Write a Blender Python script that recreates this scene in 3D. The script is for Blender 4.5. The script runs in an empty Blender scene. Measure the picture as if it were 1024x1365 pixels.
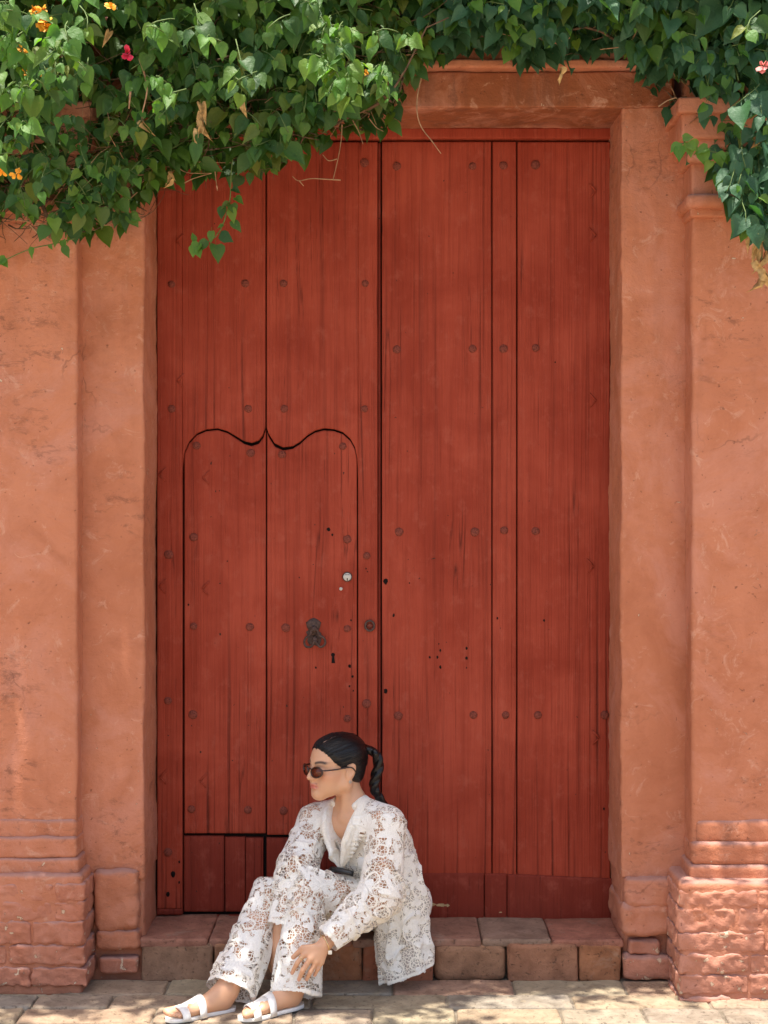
import bpy, math, random
import numpy as np
from mathutils import Matrix, Vector

random.seed(7)
RNG = np.random.default_rng(7)
scene = bpy.context.scene
COL = scene.collection

# ------------------------------------------------------------------ camera, light, exposure
FPX = 1900.0                      # focal length in pixels of a 1024 x 1365 frame
CAM_Z = 1.555
CAM_Y = -5.0
cam_data = bpy.data.cameras.new('camera')
cam = bpy.data.objects.new('camera', cam_data)
COL.objects.link(cam)
cam.location = (0.0, CAM_Y, CAM_Z)
cam.rotation_euler = (math.radians(90), 0, 0)
cam_data.sensor_fit = 'VERTICAL'
cam_data.sensor_height = 36.0
cam_data.lens = FPX / 1365.0 * 36.0
cam_data.clip_start = 0.05
cam_data.clip_end = 600.0
scene.camera = cam

SUN_TO = Vector((-0.10, -0.125, 1.0)).normalized()      # direction towards the sun
sun_el = math.asin(SUN_TO.z)
sun_az = math.atan2(SUN_TO.x, SUN_TO.y)
world = bpy.data.worlds.new('World')
scene.world = world
world.use_nodes = True
wn = world.node_tree
wn.nodes.clear()
w_out = wn.nodes.new('ShaderNodeOutputWorld')
w_bg = wn.nodes.new('ShaderNodeBackground')
w_sky = wn.nodes.new('ShaderNodeTexSky')
w_sky.sky_type = 'NISHITA'
w_sky.sun_disc = False
w_sky.sun_elevation = sun_el
w_sky.sun_rotation = sun_az
w_sky.air_density = 1.0
w_sky.dust_density = 4.0
w_sky.ozone_density = 1.0
w_bg.inputs['Strength'].default_value = 0.095
wn.links.new(w_sky.outputs[0], w_bg.inputs['Color'])
wn.links.new(w_bg.outputs[0], w_out.inputs['Surface'])

sun_data = bpy.data.lights.new('sun', 'SUN')
sun_data.energy = 3.6
sun_data.angle = math.radians(0.5)
sun_data.color = (1.0, 0.94, 0.84)
sun = bpy.data.objects.new('sun', sun_data)
COL.objects.link(sun)
sun.location = (0, -3, 8)
sun.rotation_euler = SUN_TO.to_track_quat('Z', 'Y').to_euler()

vs = scene.view_settings
vs.view_transform = 'Standard'
vs.look = 'None'
vs.gamma = 1.0
vs.use_curve_mapping = False
vs.exposure = 1.6
scene.cycles.max_bounces = 12
scene.cycles.diffuse_bounces = 5
scene.cycles.transparent_max_bounces = 16

# ------------------------------------------------------------------ small helpers
def P(px, py, y):
    """point that the photograph shows at pixel (px, py), at the real depth y"""
    s = (y - CAM_Y) / FPX
    return np.array([(px - 512.0) * s, y, CAM_Z - (py - 682.5) * s])

def hash3(ix, iy, iz, seed):
    n = (ix * 374761393 + iy * 668265263 + iz * 2147483647 + seed * 974711) & 0xFFFFFFFF
    n = ((n ^ (n >> 13)) * 1274126177) & 0xFFFFFFFF
    n = n ^ (n >> 16)
    return (n & 0xFFFF).astype(np.float64) / 65535.0

def vnoise(x, y, z, seed=0):
    """value noise in -1..1"""
    x, y, z = np.broadcast_arrays(np.asarray(x, float), np.asarray(y, float), np.asarray(z, float))
    ix, iy, iz = np.floor(x).astype(np.int64), np.floor(y).astype(np.int64), np.floor(z).astype(np.int64)
    fx, fy, fz = x - ix, y - iy, z - iz
    fx, fy, fz = [f * f * f * (f * (f * 6 - 15) + 10) for f in (fx, fy, fz)]
    r = 0.0
    for dx in (0, 1):
        for dy in (0, 1):
            for dz in (0, 1):
                w = (fx if dx else 1 - fx) * (fy if dy else 1 - fy) * (fz if dz else 1 - fz)
                r = r + w * hash3(ix + dx, iy + dy, iz + dz, seed)
    return r * 2 - 1

def fbm(x, y, z, octaves=3, seed=0):
    a, t, r = 1.0, 0.0, 0.0
    for o in range(octaves):
        f = 2.0 ** o
        r = r + a * vnoise(np.asarray(x) * f, np.asarray(y) * f, np.asarray(z) * f, seed + o * 17)
        t += a
        a *= 0.5
    return r / t

def smooth01(x, a, b):
    t = np.clip((np.asarray(x, float) - a) / (b - a), 0, 1)
    return t * t * (3 - 2 * t)

def mesh_data(name, verts, faces, mats, smooth=True, mat_idx=None):
    me = bpy.data.meshes.new(name)
    verts = np.asarray(verts, dtype=np.float32)
    if isinstance(faces, np.ndarray):
        n = faces.shape[1]
        me.vertices.add(len(verts))
        me.vertices.foreach_set('co', verts.ravel())
        me.loops.add(faces.size)
        me.loops.foreach_set('vertex_index', faces.astype(np.int32).ravel())
        me.polygons.add(len(faces))
        me.polygons.foreach_set('loop_start', np.arange(0, faces.size, n, dtype=np.int32))
        me.polygons.foreach_set('loop_total', np.full(len(faces), n, dtype=np.int32))
        me.update(calc_edges=True)
    else:
        me.from_pydata([tuple(map(float, v)) for v in verts], [], faces)
        me.update()
    if not isinstance(mats, (list, tuple)):
        mats = [mats]
    for m in mats:
        me.materials.append(m)
    if smooth:
        me.polygons.foreach_set('use_smooth', np.ones(len(me.polygons), dtype=bool))
    if mat_idx is not None:
        me.polygons.foreach_set('material_index', np.asarray(mat_idx, dtype=np.int32))
    return me

def link(name, me, parent=None):
    o = bpy.data.objects.new(name, me)
    COL.objects.link(o)
    if parent is not None:
        o.parent = parent
        if parent.parent is None:
            o.matrix_parent_inverse = Matrix.Translation(-parent.location)
    return o

def mk(name, verts, faces, mats, parent=None, smooth=True, mat_idx=None):
    return link(name, mesh_data(name, verts, faces, mats, smooth, mat_idx), parent)

def empty(name, loc):
    o = bpy.data.objects.new(name, None)
    COL.objects.link(o)
    o.location = loc
    o.empty_display_size = 0.1
    return o

def tag(o, label=None, cat=None, group=None, kind=None):
    if label: o['label'] = label
    if cat: o['category'] = cat
    if group: o['group'] = group
    if kind: o['kind'] = kind
    return o

class MB:
    """collects pieces of ONE part"""
    def __init__(self):
        self.v, self.f, self.m = [], [], []
    def add(self, v, f, m=0):
        b = len(self.v)
        self.v.extend([tuple(map(float, p)) for p in v])
        for q in f:
            self.f.append(tuple(int(i) + b for i in q))
            self.m.append(m)
    def tube(self, pts, r, n=6, m=0, r_end=None):
        v, f = tube_geo(pts, r, n, r_end)
        self.add(v, f, m)
    def build(self, name, mats, parent=None, smooth=True):
        return mk(name, self.v, self.f, mats, parent, smooth, self.m)

def tube_geo(pts, r, n=6, r_end=None):
    pts = np.asarray(pts, float)
    k = len(pts)
    T = np.gradient(pts, axis=0)
    T /= np.linalg.norm(T, axis=1)[:, None] + 1e-9
    ref = np.array([0.3, 0.2, 1.0]) if abs(T[0][2]) < 0.8 else np.array([1.0, 0.2, 0.1])
    v, f = [], []
    for i in range(k):
        a = np.cross(T[i], ref); a /= np.linalg.norm(a) + 1e-9
        b = np.cross(T[i], a)
        rr = r if r_end is None else r + (r_end - r) * i / (k - 1)
        for j in range(n):
            t = 2 * math.pi * j / n
            v.append(pts[i] + rr * (math.cos(t) * a + math.sin(t) * b))
    for i in range(k - 1):
        for j in range(n):
            f.append((i * n + j, i * n + (j + 1) % n, (i + 1) * n + (j + 1) % n, (i + 1) * n + j))
    f.append(tuple(range(n - 1, -1, -1)))
    f.append(tuple((k - 1) * n + j for j in range(n)))
    return v, f

def spline(pts, n):
    """Catmull-Rom through the points"""
    pts = np.asarray(pts, float)
    p = np.vstack([2 * pts[0] - pts[1], pts, 2 * pts[-1] - pts[-2]])
    out = []
    segs = len(pts) - 1
    for t in np.linspace(0, segs, n):
        i = min(int(t), segs - 1); u = t - i
        a, b, c, d = p[i], p[i + 1], p[i + 2], p[i + 3]
        out.append(0.5 * ((2 * b) + (c - a) * u + (2 * a - 5 * b + 4 * c - d) * u * u + (3 * b - a - 3 * c + d) * u ** 3))
    return np.array(out)

def rbox_geo(lo, hi, res=0.03, r=0.012, amp=0.003, freq=8.0, seed=0, maxdiv=160, amp2=0.0, freq2=40.0):
    """box with rounded, uneven, hand-made edges: closed mesh"""
    lo, hi = np.array(lo, float), np.array(hi, float)
    size = hi - lo
    r = min(r, size.min() * 0.48)
    nd = [int(min(maxdiv, max(2, round(s / res)))) for s in size]
    def ticks(ax):
        n = nd[ax]
        t = np.linspace(0, 1, n + 1) * size[ax]
        e = np.array([0, r * 0.3, r * 0.75])
        t = np.unique(np.round(np.concatenate([t[(t > r) & (t < size[ax] - r)], e, size[ax] - e, [r, size[ax] - r]]), 6))
        return lo[ax] + t
    T = [ticks(i) for i in range(3)]
    allv, allf, base = [], [], 0
    for ax in range(3):
        u, w = (ax + 1) % 3, (ax + 2) % 3
        U, W = np.meshgrid(T[u], T[w], indexing='ij')
        nu, nw = U.shape
        ii, jj = np.meshgrid(np.arange(nu - 1), np.arange(nw - 1), indexing='ij')
        q = np.stack([ii * nw + jj, (ii + 1) * nw + jj, (ii + 1) * nw + jj + 1, ii * nw + jj + 1], -1).reshape(-1, 4)
        for side in (0, 1):
            p = np.zeros((nu * nw, 3))
            p[:, u] = U.ravel(); p[:, w] = W.ravel()
            p[:, ax] = hi[ax] if side else lo[ax]
            allv.append(p)
            allf.append((q if side else q[:, ::-1]) + base)
            base += len(p)
    v = np.vstack(allv); f = np.vstack(allf)
    key = np.round(v * 2e5).astype(np.int64)
    _, first, inv = np.unique(key, axis=0, return_index=True, return_inverse=True)
    v = v[first]; f = inv.ravel()[f]
    c = np.clip(v, lo + r, hi - r)
    d = v - c
    L = np.linalg.norm(d, axis=1)[:, None]
    nrm = d / (L + 1e-9)
    v = np.where(L > 1e-7, c + r * nrm, v)
    a = amp * fbm(v[:, 0] * freq, v[:, 1] * freq, v[:, 2] * freq, 3, seed)
    if amp2:
        a = a + amp2 * fbm(v[:, 0] * freq2, v[:, 1] * freq2, v[:, 2] * freq2, 2, seed + 5)
    return v + nrm * a[:, None], f

def rbox(name, lo, hi, mat, parent=None, **kw):
    v, f = rbox_geo(lo, hi, **kw)
    return mk(name, v, f, mat, parent)

# ------------------------------------------------------------------ node helpers
class NT:
    def __init__(self, name):
        self.mat = bpy.data.materials.new(name)
        self.mat.use_nodes = True
        self.t = self.mat.node_tree
        self.t.nodes.clear()
        self.out = self.t.nodes.new('ShaderNodeOutputMaterial')
    def n(self, typ, **props):
        nd = self.t.nodes.new(typ)
        for k, v in props.items():
            setattr(nd, k, v)
        return nd
    def put(self, sock, val):
        if isinstance(val, bpy.types.NodeSocket):
            self.t.links.new(val, sock)
        elif isinstance(val, (tuple, list)) and len(val) == 3 and sock.type == 'RGBA':
            sock.default_value = (*val, 1.0)
        else:
            sock.default_value = val
    def math(self, op, a, b=0.0, c=0.0, clamp=False):
        nd = self.n('ShaderNodeMath', operation=op, use_clamp=clamp)
        self.put(nd.inputs[0], a); self.put(nd.inputs[1], b); self.put(nd.inputs[2], c)
        return nd.outputs[0]
    def vmath(self, op, a, b=(0, 0, 0)):
        nd = self.n('ShaderNodeVectorMath', operation=op)
        self.put(nd.inputs[0], a); self.put(nd.inputs[1], b)
        return nd.outputs['Value'] if op in ('LENGTH', 'DOT_PRODUCT') else nd.outputs[0]
    def pos(self, scale=(1, 1, 1)):
        g = self.n('ShaderNodeNewGeometry')
        return self.vmath('MULTIPLY', g.outputs['Position'], scale)
    def noise(self, vec, scale, detail=4.0, rough=0.55, dist=0.0):
        nd = self.n('ShaderNodeTexNoise')
        self.put(nd.inputs['Vector'], vec)
        nd.inputs['Scale'].default_value = scale
        nd.inputs['Detail'].default_value = detail
        nd.inputs['Roughness'].default_value = rough
        nd.inputs['Distortion'].default_value = dist
        return nd.outputs[0]
    def ramp(self, fac, stops):
        nd = self.n('ShaderNodeValToRGB')
        cr = nd.color_ramp
        while len(cr.elements) < len(stops):
            cr.elements.new(0.5)
        for e, (p, c) in zip(cr.elements, stops):
            e.position = p
            e.color = (c, c, c, 1) if isinstance(c, (int, float)) else (*c, 1)
        self.put(nd.inputs[0], fac)
        return nd.outputs[0]
    def mix(self, fac, a, b, blend='MIX'):
        nd = self.n('ShaderNodeMix', data_type='RGBA', blend_type=blend)
        self.put(nd.inputs[0], fac); self.put(nd.inputs[6], a); self.put(nd.inputs[7], b)
        return nd.outputs[2]
    def bump(self, height, strength=0.5, distance=0.005, normal=None):
        nd = self.n('ShaderNodeBump')
        nd.inputs['Strength'].default_value = strength
        nd.inputs['Distance'].default_value = distance
        self.put(nd.inputs['Height'], height)
        if normal is not None:
            self.put(nd.inputs['Normal'], normal)
        return nd.outputs[0]
    def bsdf(self, color, rough=0.8, spec=0.3, normal=None, **kw):
        b = self.n('ShaderNodeBsdfPrincipled')
        self.put(b.inputs['Base Color'], color)
        self.put(b.inputs['Roughness'], rough)
        b.inputs['Specular IOR Level'].default_value = spec
        if normal is not None:
            self.put(b.inputs['Normal'], normal)
        for k, v in kw.items():
            self.put(b.inputs[k.replace('_', ' ')], v)
        return b.outputs[0]
    def done(self, shader):
        self.t.links.new(shader, self.out.inputs['Surface'])
        return self.mat

def flat_mat(name, color, rough=0.5, spec=0.4, metallic=0.0, nscale=60.0, var=0.25, bump=0.15):
    n = NT(name)
    p = n.pos()
    f = n.noise(p, nscale, 4)
    dark = tuple(c * (1 - var) for c in color)
    lite = tuple(min(1, c * (1 + var)) for c in color)
    c = n.ramp(f, [(0.3, dark), (0.7, lite)])
    b = n.bsdf(c, rough, spec, n.bump(n.noise(p, nscale * 3, 3), bump, 0.001), Metallic=metallic)
    return n.done(b)

def plaster_mat(name, base, light, dust, stain=0.35, chips=1.0):
    n = NT(name)
    p = n.pos()
    big = n.noise(p, 1.5, 6, 0.62, 0.3)
    mid = n.noise(n.vmath('ADD', p, (3.1, 0, 7.7)), 5.0, 7, 0.68, 0.8)
    c = n.ramp(big, [(0.34, base), (0.50, tuple((x + y) / 2 for x, y in zip(base, light))), (0.66, light)])
    c = n.mix(n.math('MULTIPLY', n.ramp(mid, [(0.46, 0.0), (0.66, 1.0)]), 0.5), c, tuple(k * w for k, w in zip(base, (0.80, 0.72, 0.66))))
    # pinker, greyer washes from older coats of paint
    wash = n.noise(n.vmath('ADD', p, (7.7, 1.2, 4.4)), 2.6, 6, 0.7, 1.2)
    c = n.mix(n.math('MULTIPLY', n.ramp(wash, [(0.48, 0.0), (0.62, 1.0)]), 0.60), c, (0.56, 0.245, 0.165))
    # pale rubbed patches
    rub = n.noise(n.vmath('ADD', p, (9, 2, 1)), 12.0, 6, 0.75, 1.0)
    c = n.mix(n.math('MULTIPLY', n.ramp(rub, [(0.57, 0.0), (0.68, 1.0)]), 0.5), c, (0.64, 0.36, 0.25))
    # rain run-off below the ledges: long vertical streaks, dense high up
    sp = n.n('ShaderNodeSeparateXYZ'); n.put(sp.inputs[0], p)
    high = n.ramp(n.math('MULTIPLY', sp.outputs[2], 0.25), [(0.42, 0.30), (0.68, 1.0)])
    st = n.noise(n.vmath('MULTIPLY', p, (10, 10, 0.8)), 1.5, 6, 0.66, 0.3)
    streak = n.math('MULTIPLY', n.math('MULTIPLY', n.ramp(st, [(0.47, 0.0), (0.70, 1.0)]), high), stain)
    c = n.mix(streak, c, (0.15, 0.062, 0.040))
    mould = n.noise(n.vmath('MULTIPLY', p, (14, 14, 30)), 1.0, 7, 0.8, 0.4)
    mm = n.noise(n.vmath('ADD', p, (2.2, 5.1, 0.6)), 2.2, 3, 0.5)
    c = n.mix(n.math('MULTIPLY', n.math('MULTIPLY', n.ramp(mould, [(0.53, 0.0), (0.64, 1.0)]), n.ramp(mm, [(0.52, 0.0), (0.64, 1.0)])), 0.55), c, (0.13, 0.055, 0.038))
    # splash dirt near the pavement
    low = n.ramp(n.math('ADD', sp.outputs[2], n.math('MULTIPLY', mid, 0.5)), [(0.30, 1.0), (0.75, 0.0)])
    c = n.mix(n.math('MULTIPLY', low, 0.30), c, (0.33, 0.175, 0.125))
    # flaked chips with a dark rim, pits, hairline cracks
    chip = n.noise(n.vmath('ADD', p, (1, 5, 3)), 26.0, 5, 0.62, 0.6)
    lo_chip = n.math('ADD', chip, n.math('ADD', n.math('MULTIPLY', low, 0.040 * chips), 0.012 * (chips - 1)))
    rim = n.ramp(lo_chip, [(0.700, 0.0), (0.712, 1.0)])
    c = n.mix(n.math('MULTIPLY', rim, 0.7), c, (0.20, 0.085, 0.055))
    core = n.ramp(lo_chip, [(0.716, 0.0), (0.728, 1.0)])
    c = n.mix(core, c, (0.58, 0.42, 0.29))
    pit = n.noise(n.vmath('ADD', p, (4, 8, 2)), 60.0, 3, 0.55)
    pits = n.ramp(pit, [(0.68, 0.0), (0.74, 1.0)])
    c = n.mix(n.math('MULTIPLY', pits, 0.65), c, (0.17, 0.065, 0.04))
    wv = n.n('ShaderNodeTexNoise'); n.put(wv.inputs['Vector'], p); wv.inputs['Scale'].default_value = 5.0; wv.inputs['Detail'].default_value = 5
    cv = n.vmath('ADD', n.vmath('MULTIPLY', p, (1, 1, 0.8)), n.vmath('MULTIPLY', wv.outputs['Color'], (0.35, 0.35, 0.35)))
    vo = n.n('ShaderNodeTexVoronoi', feature='DISTANCE_TO_EDGE'); n.put(vo.inputs['Vector'], cv); vo.inputs['Scale'].default_value = 2.4
    crack = n.math('MULTIPLY', n.ramp(vo.outputs['Distance'], [(0.004, 1.0), (0.011, 0.0)]), n.ramp(n.noise(n.vmath('ADD', p, (8, 3, 6)), 1.9, 2), [(0.60, 0.0), (0.66, 1.0)]))
    c = n.mix(n.math('MULTIPLY', crack, 0.40), c, (0.16, 0.065, 0.042))
    # street dust lies on ledges that face up
    g = n.n('ShaderNodeNewGeometry')
    sep = n.n('ShaderNodeSeparateXYZ'); n.put(sep.inputs[0], g.outputs['Normal'])
    up = n.ramp(n.math('ADD', sep.outputs[2], n.math('MULTIPLY', n.math('SUBTRACT', mid, 0.5), 0.9)), [(0.36, 0.0), (0.85, 1.0)])
    c = n.mix(n.math('MULTIPLY', up, 0.75), c, dust)
    trowel = n.noise(n.vmath('MULTIPLY', p, (1, 1, 1.6)), 7.0, 7, 0.6, 0.6)
    b1 = n.bump(n.math('SUBTRACT', trowel, n.math('MULTIPLY', crack, 0.05)), 0.40, 0.024)
    h = n.math('ADD', n.noise(p, 38.0, 7, 0.68), n.math('MULTIPLY', n.noise(p, 190.0, 4, 0.7), 0.30))
    h = n.math('SUBTRACT', h, n.math('ADD', n.math('MULTIPLY', pits, 0.7), n.math('MULTIPLY', rim, 0.5)))
    return n.done(n.bsdf(c, 0.88, 0.2, n.bump(h, 0.55, 0.008, b1)))

def wood_mat(name, dark, base, light, worn=0.24):
    n = NT(name)
    p = n.pos()
    grain = n.noise(n.vmath('MULTIPLY', p, (130, 20, 2.6)), 1.0, 5, 0.6, 0.25)
    fine = n.noise(n.vmath('MULTIPLY', p, (300, 40, 4.0)), 1.0, 3, 0.6)
    cloud = n.noise(p, 3.2, 5, 0.6, 0.4)
    c = n.ramp(cloud, [(0.36, base), (0.64, light)])
    band = n.noise(n.vmath('MULTIPLY', p, (24, 9, 1.1)), 1.0, 5, 0.6, 0.5)
    c = n.mix(n.math('MULTIPLY', n.ramp(band, [(0.42, 0.0), (0.7, 1.0)]), 0.42), c, tuple(k * w for k, w in zip(base, (0.72, 0.62, 0.55))))
    c = n.mix(n.math('MULTIPLY', n.ramp(grain, [(0.30, 1.0), (0.47, 0.0)]), worn), c, dark)
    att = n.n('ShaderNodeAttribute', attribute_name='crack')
    c = n.mix(n.math('MULTIPLY', att.outputs['Fac'], 0.75), c, tuple(k * 0.35 for k in dark))  # paints shade into the cracks, following the carved relief
    scuff = n.noise(n.vmath('MULTIPLY', p, (20, 20, 14)), 1.0, 6, 0.7)
    c = n.mix(n.math('MULTIPLY', n.ramp(scuff, [(0.54, 0.0), (0.70, 1.0)]), 0.26), c, (0.42, 0.115, 0.075))
    spk = n.noise(n.vmath('MULTIPLY', p, (60, 60, 45)), 1.0, 2, 0.5)
    c = n.mix(n.ramp(spk, [(0.755, 0.0), (0.775, 1.0)]), c, (0.05, 0.018, 0.012))
    h = n.math('ADD', n.math('MULTIPLY', grain, 1.0), n.math('MULTIPLY', fine, 0.7))
    r = n.ramp(grain, [(0.3, 0.8), (0.7, 0.6)])
    return n.done(n.bsdf(c, r, 0.18, n.bump(h, 0.7, 0.0045)))

def brick_mat(name, colors, patch=(0.45, 0.38, 0.26), bump=0.6, scale=1.0, patch_amt=0.5):
    n = NT(name)
    p = n.pos()
    oi = n.n('ShaderNodeObjectInfo')
    colors = list(colors) * 2 if len(colors) == 1 else colors
    k = len(colors)
    c = n.ramp(oi.outputs['Random'], [(i / max(1, k - 1), colors[i]) for i in range(k)])
    m = n.noise(p, 14 * scale, 6, 0.65, 0.5)
    c = n.mix(n.ramp(m, [(0.35, 0.0), (0.7, 1.0)]), c, n.mix(1.0, c, (0.55, 0.52, 0.5), 'MULTIPLY'))
    q = n.noise(n.vmath('ADD', p, (5, 1, 2)), 9 * scale, 6, 0.7, 0.4)
    c = n.mix(n.math('MULTIPLY', n.ramp(q, [(0.56, 0.0), (0.66, 1.0)]), patch_amt), c, patch)
    pit = n.ramp(n.noise(n.vmath('ADD', p, (2, 9, 4)), 75 * scale, 3, 0.6), [(0.60, 0.0), (0.70, 1.0)])
    c = n.mix(n.math('MULTIPLY', pit, 0.55), c, (0.05, 0.035, 0.025))
    h = n.math('ADD', n.noise(p, 30 * scale, 6, 0.65), n.math('MULTIPLY', n.noise(p, 170 * scale, 4, 0.6), 0.35))
    h = n.math('SUBTRACT', h, n.math('MULTIPLY', pit, 0.4))
    return n.done(n.bsdf(c, 0.88, 0.25, n.bump(h, bump, 0.006)))

def leaf_mat(name, cols, src, trans=0.3):
    n = NT(name)
    if src == 'object':
        rnd = n.n('ShaderNodeObjectInfo').outputs['Random']
    else:
        rnd = n.n('ShaderNodeNewGeometry').outputs['Random Per Island']
    k = len(cols)
    c = n.ramp(rnd, [(i / (k - 1), cols[i]) for i in range(k)])
    p = n.pos()
    blot = n.noise(p, 45, 4, 0.6)
    c = n.mix(n.math('MULTIPLY', n.ramp(blot, [(0.4, 0.0), (0.75, 1.0)]), 0.35), c, n.mix(1.0, c, (0.6, 0.75, 0.7), 'MULTIPLY'))
    spot = n.noise(p, 160, 2, 0.5)
    c = n.mix(n.ramp(spot, [(0.72, 0.0), (0.76, 1.0)]), c, (0.22, 0.19, 0.06))
    bs = n.bsdf(c, 0.50, 0.32, n.bump(n.noise(p, 110, 4, 0.65), 0.6, 0.004))
    tr = n.n('ShaderNodeBsdfTranslucent')
    n.put(tr.inputs['Color'], n.mix(1.0, c, (1.9, 2.2, 0.5), 'MULTIPLY'))
    mx = n.n('ShaderNodeMixShader'); mx.inputs[0].default_value = trans
    n.t.links.new(bs, mx.inputs[1]); n.t.links.new(tr.outputs[0], mx.inputs[2])
    return n.done(mx.outputs[0])

def lace_mat(name, lining=0.0):
    """floral guipure lace: corded flowers and scrolls on an open net; the holes are real transparency"""
    n = NT(name)
    att = n.n('ShaderNodeAttribute', attribute_name='lace_uv')
    uv0 = att.outputs['Vector']
    wob = n.n('ShaderNodeTexNoise'); n.put(wob.inputs['Vector'], uv0); wob.inputs['Scale'].default_value = 30; wob.inputs['Detail'].default_value = 2
    off = n.vmath('MULTIPLY', n.vmath('SUBTRACT', wob.outputs['Color'], (0.5, 0.5, 0.5)), (0.016, 0.016, 0))
    uv = n.vmath('ADD', uv0, off)
    def flowers(scale, petals, R, rnd, shift):
        sv = n.vmath('ADD', uv, shift)
        v = n.n('ShaderNodeTexVoronoi', voronoi_dimensions='2D', feature='F1')
        n.put(v.inputs['Vector'], sv); v.inputs['Scale'].default_value = scale; v.inputs['Randomness'].default_value = rnd
        loc = n.vmath('SUBTRACT', sv, v.outputs['Position'])
        s = n.n('ShaderNodeSeparateXYZ'); n.put(s.inputs[0], loc)
        cs = n.n('ShaderNodeSeparateColor'); n.put(cs.inputs[0], v.outputs['Color'])
        r = n.math('SQRT', n.math('ADD', n.math('MULTIPLY', s.outputs[0], s.outputs[0]), n.math('MULTIPLY', s.outputs[1], s.outputs[1])))
        th = n.math('ADD', n.math('ARCTAN2', s.outputs[1], s.outputs[0]), n.math('MULTIPLY', cs.outputs[0], 6.28))
        cosn = n.math('COSINE', n.math('MULTIPLY', th, petals))
        sz = n.math('ADD', 0.8, n.math('MULTIPLY', cs.outputs[1], 0.4))
        edge = n.math('MULTIPLY', n.math('ADD', n.math('MULTIPLY', cosn, 0.30 * R), 0.70 * R), sz)
        dd = n.math('SUBTRACT', edge, r)                       # >0 inside
        fill = n.ramp(n.math('MULTIPLY', dd, 400.0), [(0.0, 0.0), (0.5, 1.0)])
        cord = n.ramp(n.math('ABSOLUTE', n.math('MULTIPLY', n.math('SUBTRACT', dd, 0.0022), 330.0)), [(0.55, 1.0), (0.95, 0.0)])
        core = n.ramp(n.math('MULTIPLY', r, 100.0), [(0.45, 1.0), (0.62, 0.0)])
        vein = n.math('MULTIPLY', n.ramp(n.math('ABSOLUTE', n.math('SINE', n.math('MULTIPLY', th, petals / 2.0))), [(0.10, 1.0), (0.25, 0.0)]), fill)
        return fill, cord, core, vein
    f1, c1, k1, v1 = flowers(10.5, 5.0, 0.043, 0.72, (0, 0, 0))
    f2, c2, k2, v2 = flowers(16.0, 3.0, 0.022, 1.0, (0.37, 0.11, 0))
    vs_ = n.n('ShaderNodeTexVoronoi', voronoi_dimensions='2D', feature='F1')
    n.put(vs_.inputs['Vector'], n.vmath('ADD', uv, (1.3, 2.1, 0))); vs_.inputs['Scale'].default_value = 18
    scroll = n.ramp(n.math('ABSOLUTE', n.math('SUBTRACT', vs_.outputs['Distance'], 0.36)), [(0.045, 1.0), (0.075, 0.0)])
    def net(scale, w):
        ve = n.n('ShaderNodeTexVoronoi', voronoi_dimensions='2D', feature='DISTANCE_TO_EDGE')
        n.put(ve.inputs['Vector'], uv0); ve.inputs['Scale'].default_value = scale
        return n.ramp(ve.outputs['Distance'], [(w, 1.0), (w * 1.6, 0.0)])
    thread = n.math('MAXIMUM', net(105.0, 0.075), n.math('MULTIPLY', net(52.0, 0.035), 0.95))
    solid = n.math('MAXIMUM', n.math('MAXIMUM', n.math('MULTIPLY', f1, 0.93), n.math('MULTIPLY', f2, 0.90)), n.math('MAXIMUM', c1, c2))
    solid = n.math('MAXIMUM', solid, n.math('MULTIPLY', scroll, 0.95))
    hem = n.n('ShaderNodeSeparateXYZ'); n.put(hem.inputs[0], uv0)
    solid = n.math('MAXIMUM', solid, hem.outputs[2])
    alpha = n.math('MAXIMUM', n.math('MAXIMUM', solid, thread), lining)
    h = n.math('ADD', n.math('MULTIPLY', n.math('MAXIMUM', f1, f2), 0.5), n.math('ADD', n.math('MULTIPLY', n.math('MAXIMUM', c1, c2), 0.7), n.math('MULTIPLY', scroll, 0.6)))
    h = n.math('ADD', h, n.math('ADD', n.math('MULTIPLY', k1, 0.5), n.math('MULTIPLY', n.math('MAXIMUM', v1, v2), -0.35)))
    h = n.math('ADD', h, n.math('MULTIPLY', n.noise(uv0, 700, 2), 0.25))
    nrm = n.bump(h, 0.55, 0.003)
    tone = n.mix(n.math('MAXIMUM', f1, f2), (0.89, 0.85, 0.75), (0.92, 0.90, 0.83))
    bs = n.bsdf(tone, 0.75, 0.2, nrm)
    tl = n.n('ShaderNodeBsdfTranslucent'); n.put(tl.inputs['Color'], (0.8, 0.78, 0.72)); n.put(tl.inputs['Normal'], nrm)
    mx = n.n('ShaderNodeMixShader'); mx.inputs[0].default_value = 0.10
    n.t.links.new(bs, mx.inputs[1]); n.t.links.new(tl.outputs[0], mx.inputs[2])
    tp = n.n('ShaderNodeBsdfTransparent')
    m2 = n.n('ShaderNodeMixShader'); n.put(m2.inputs[0], alpha)
    n.t.links.new(tp.outputs[0], m2.inputs[1]); n.t.links.new(mx.outputs[0], m2.inputs[2])
    return n.done(m2.outputs[0])

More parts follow.
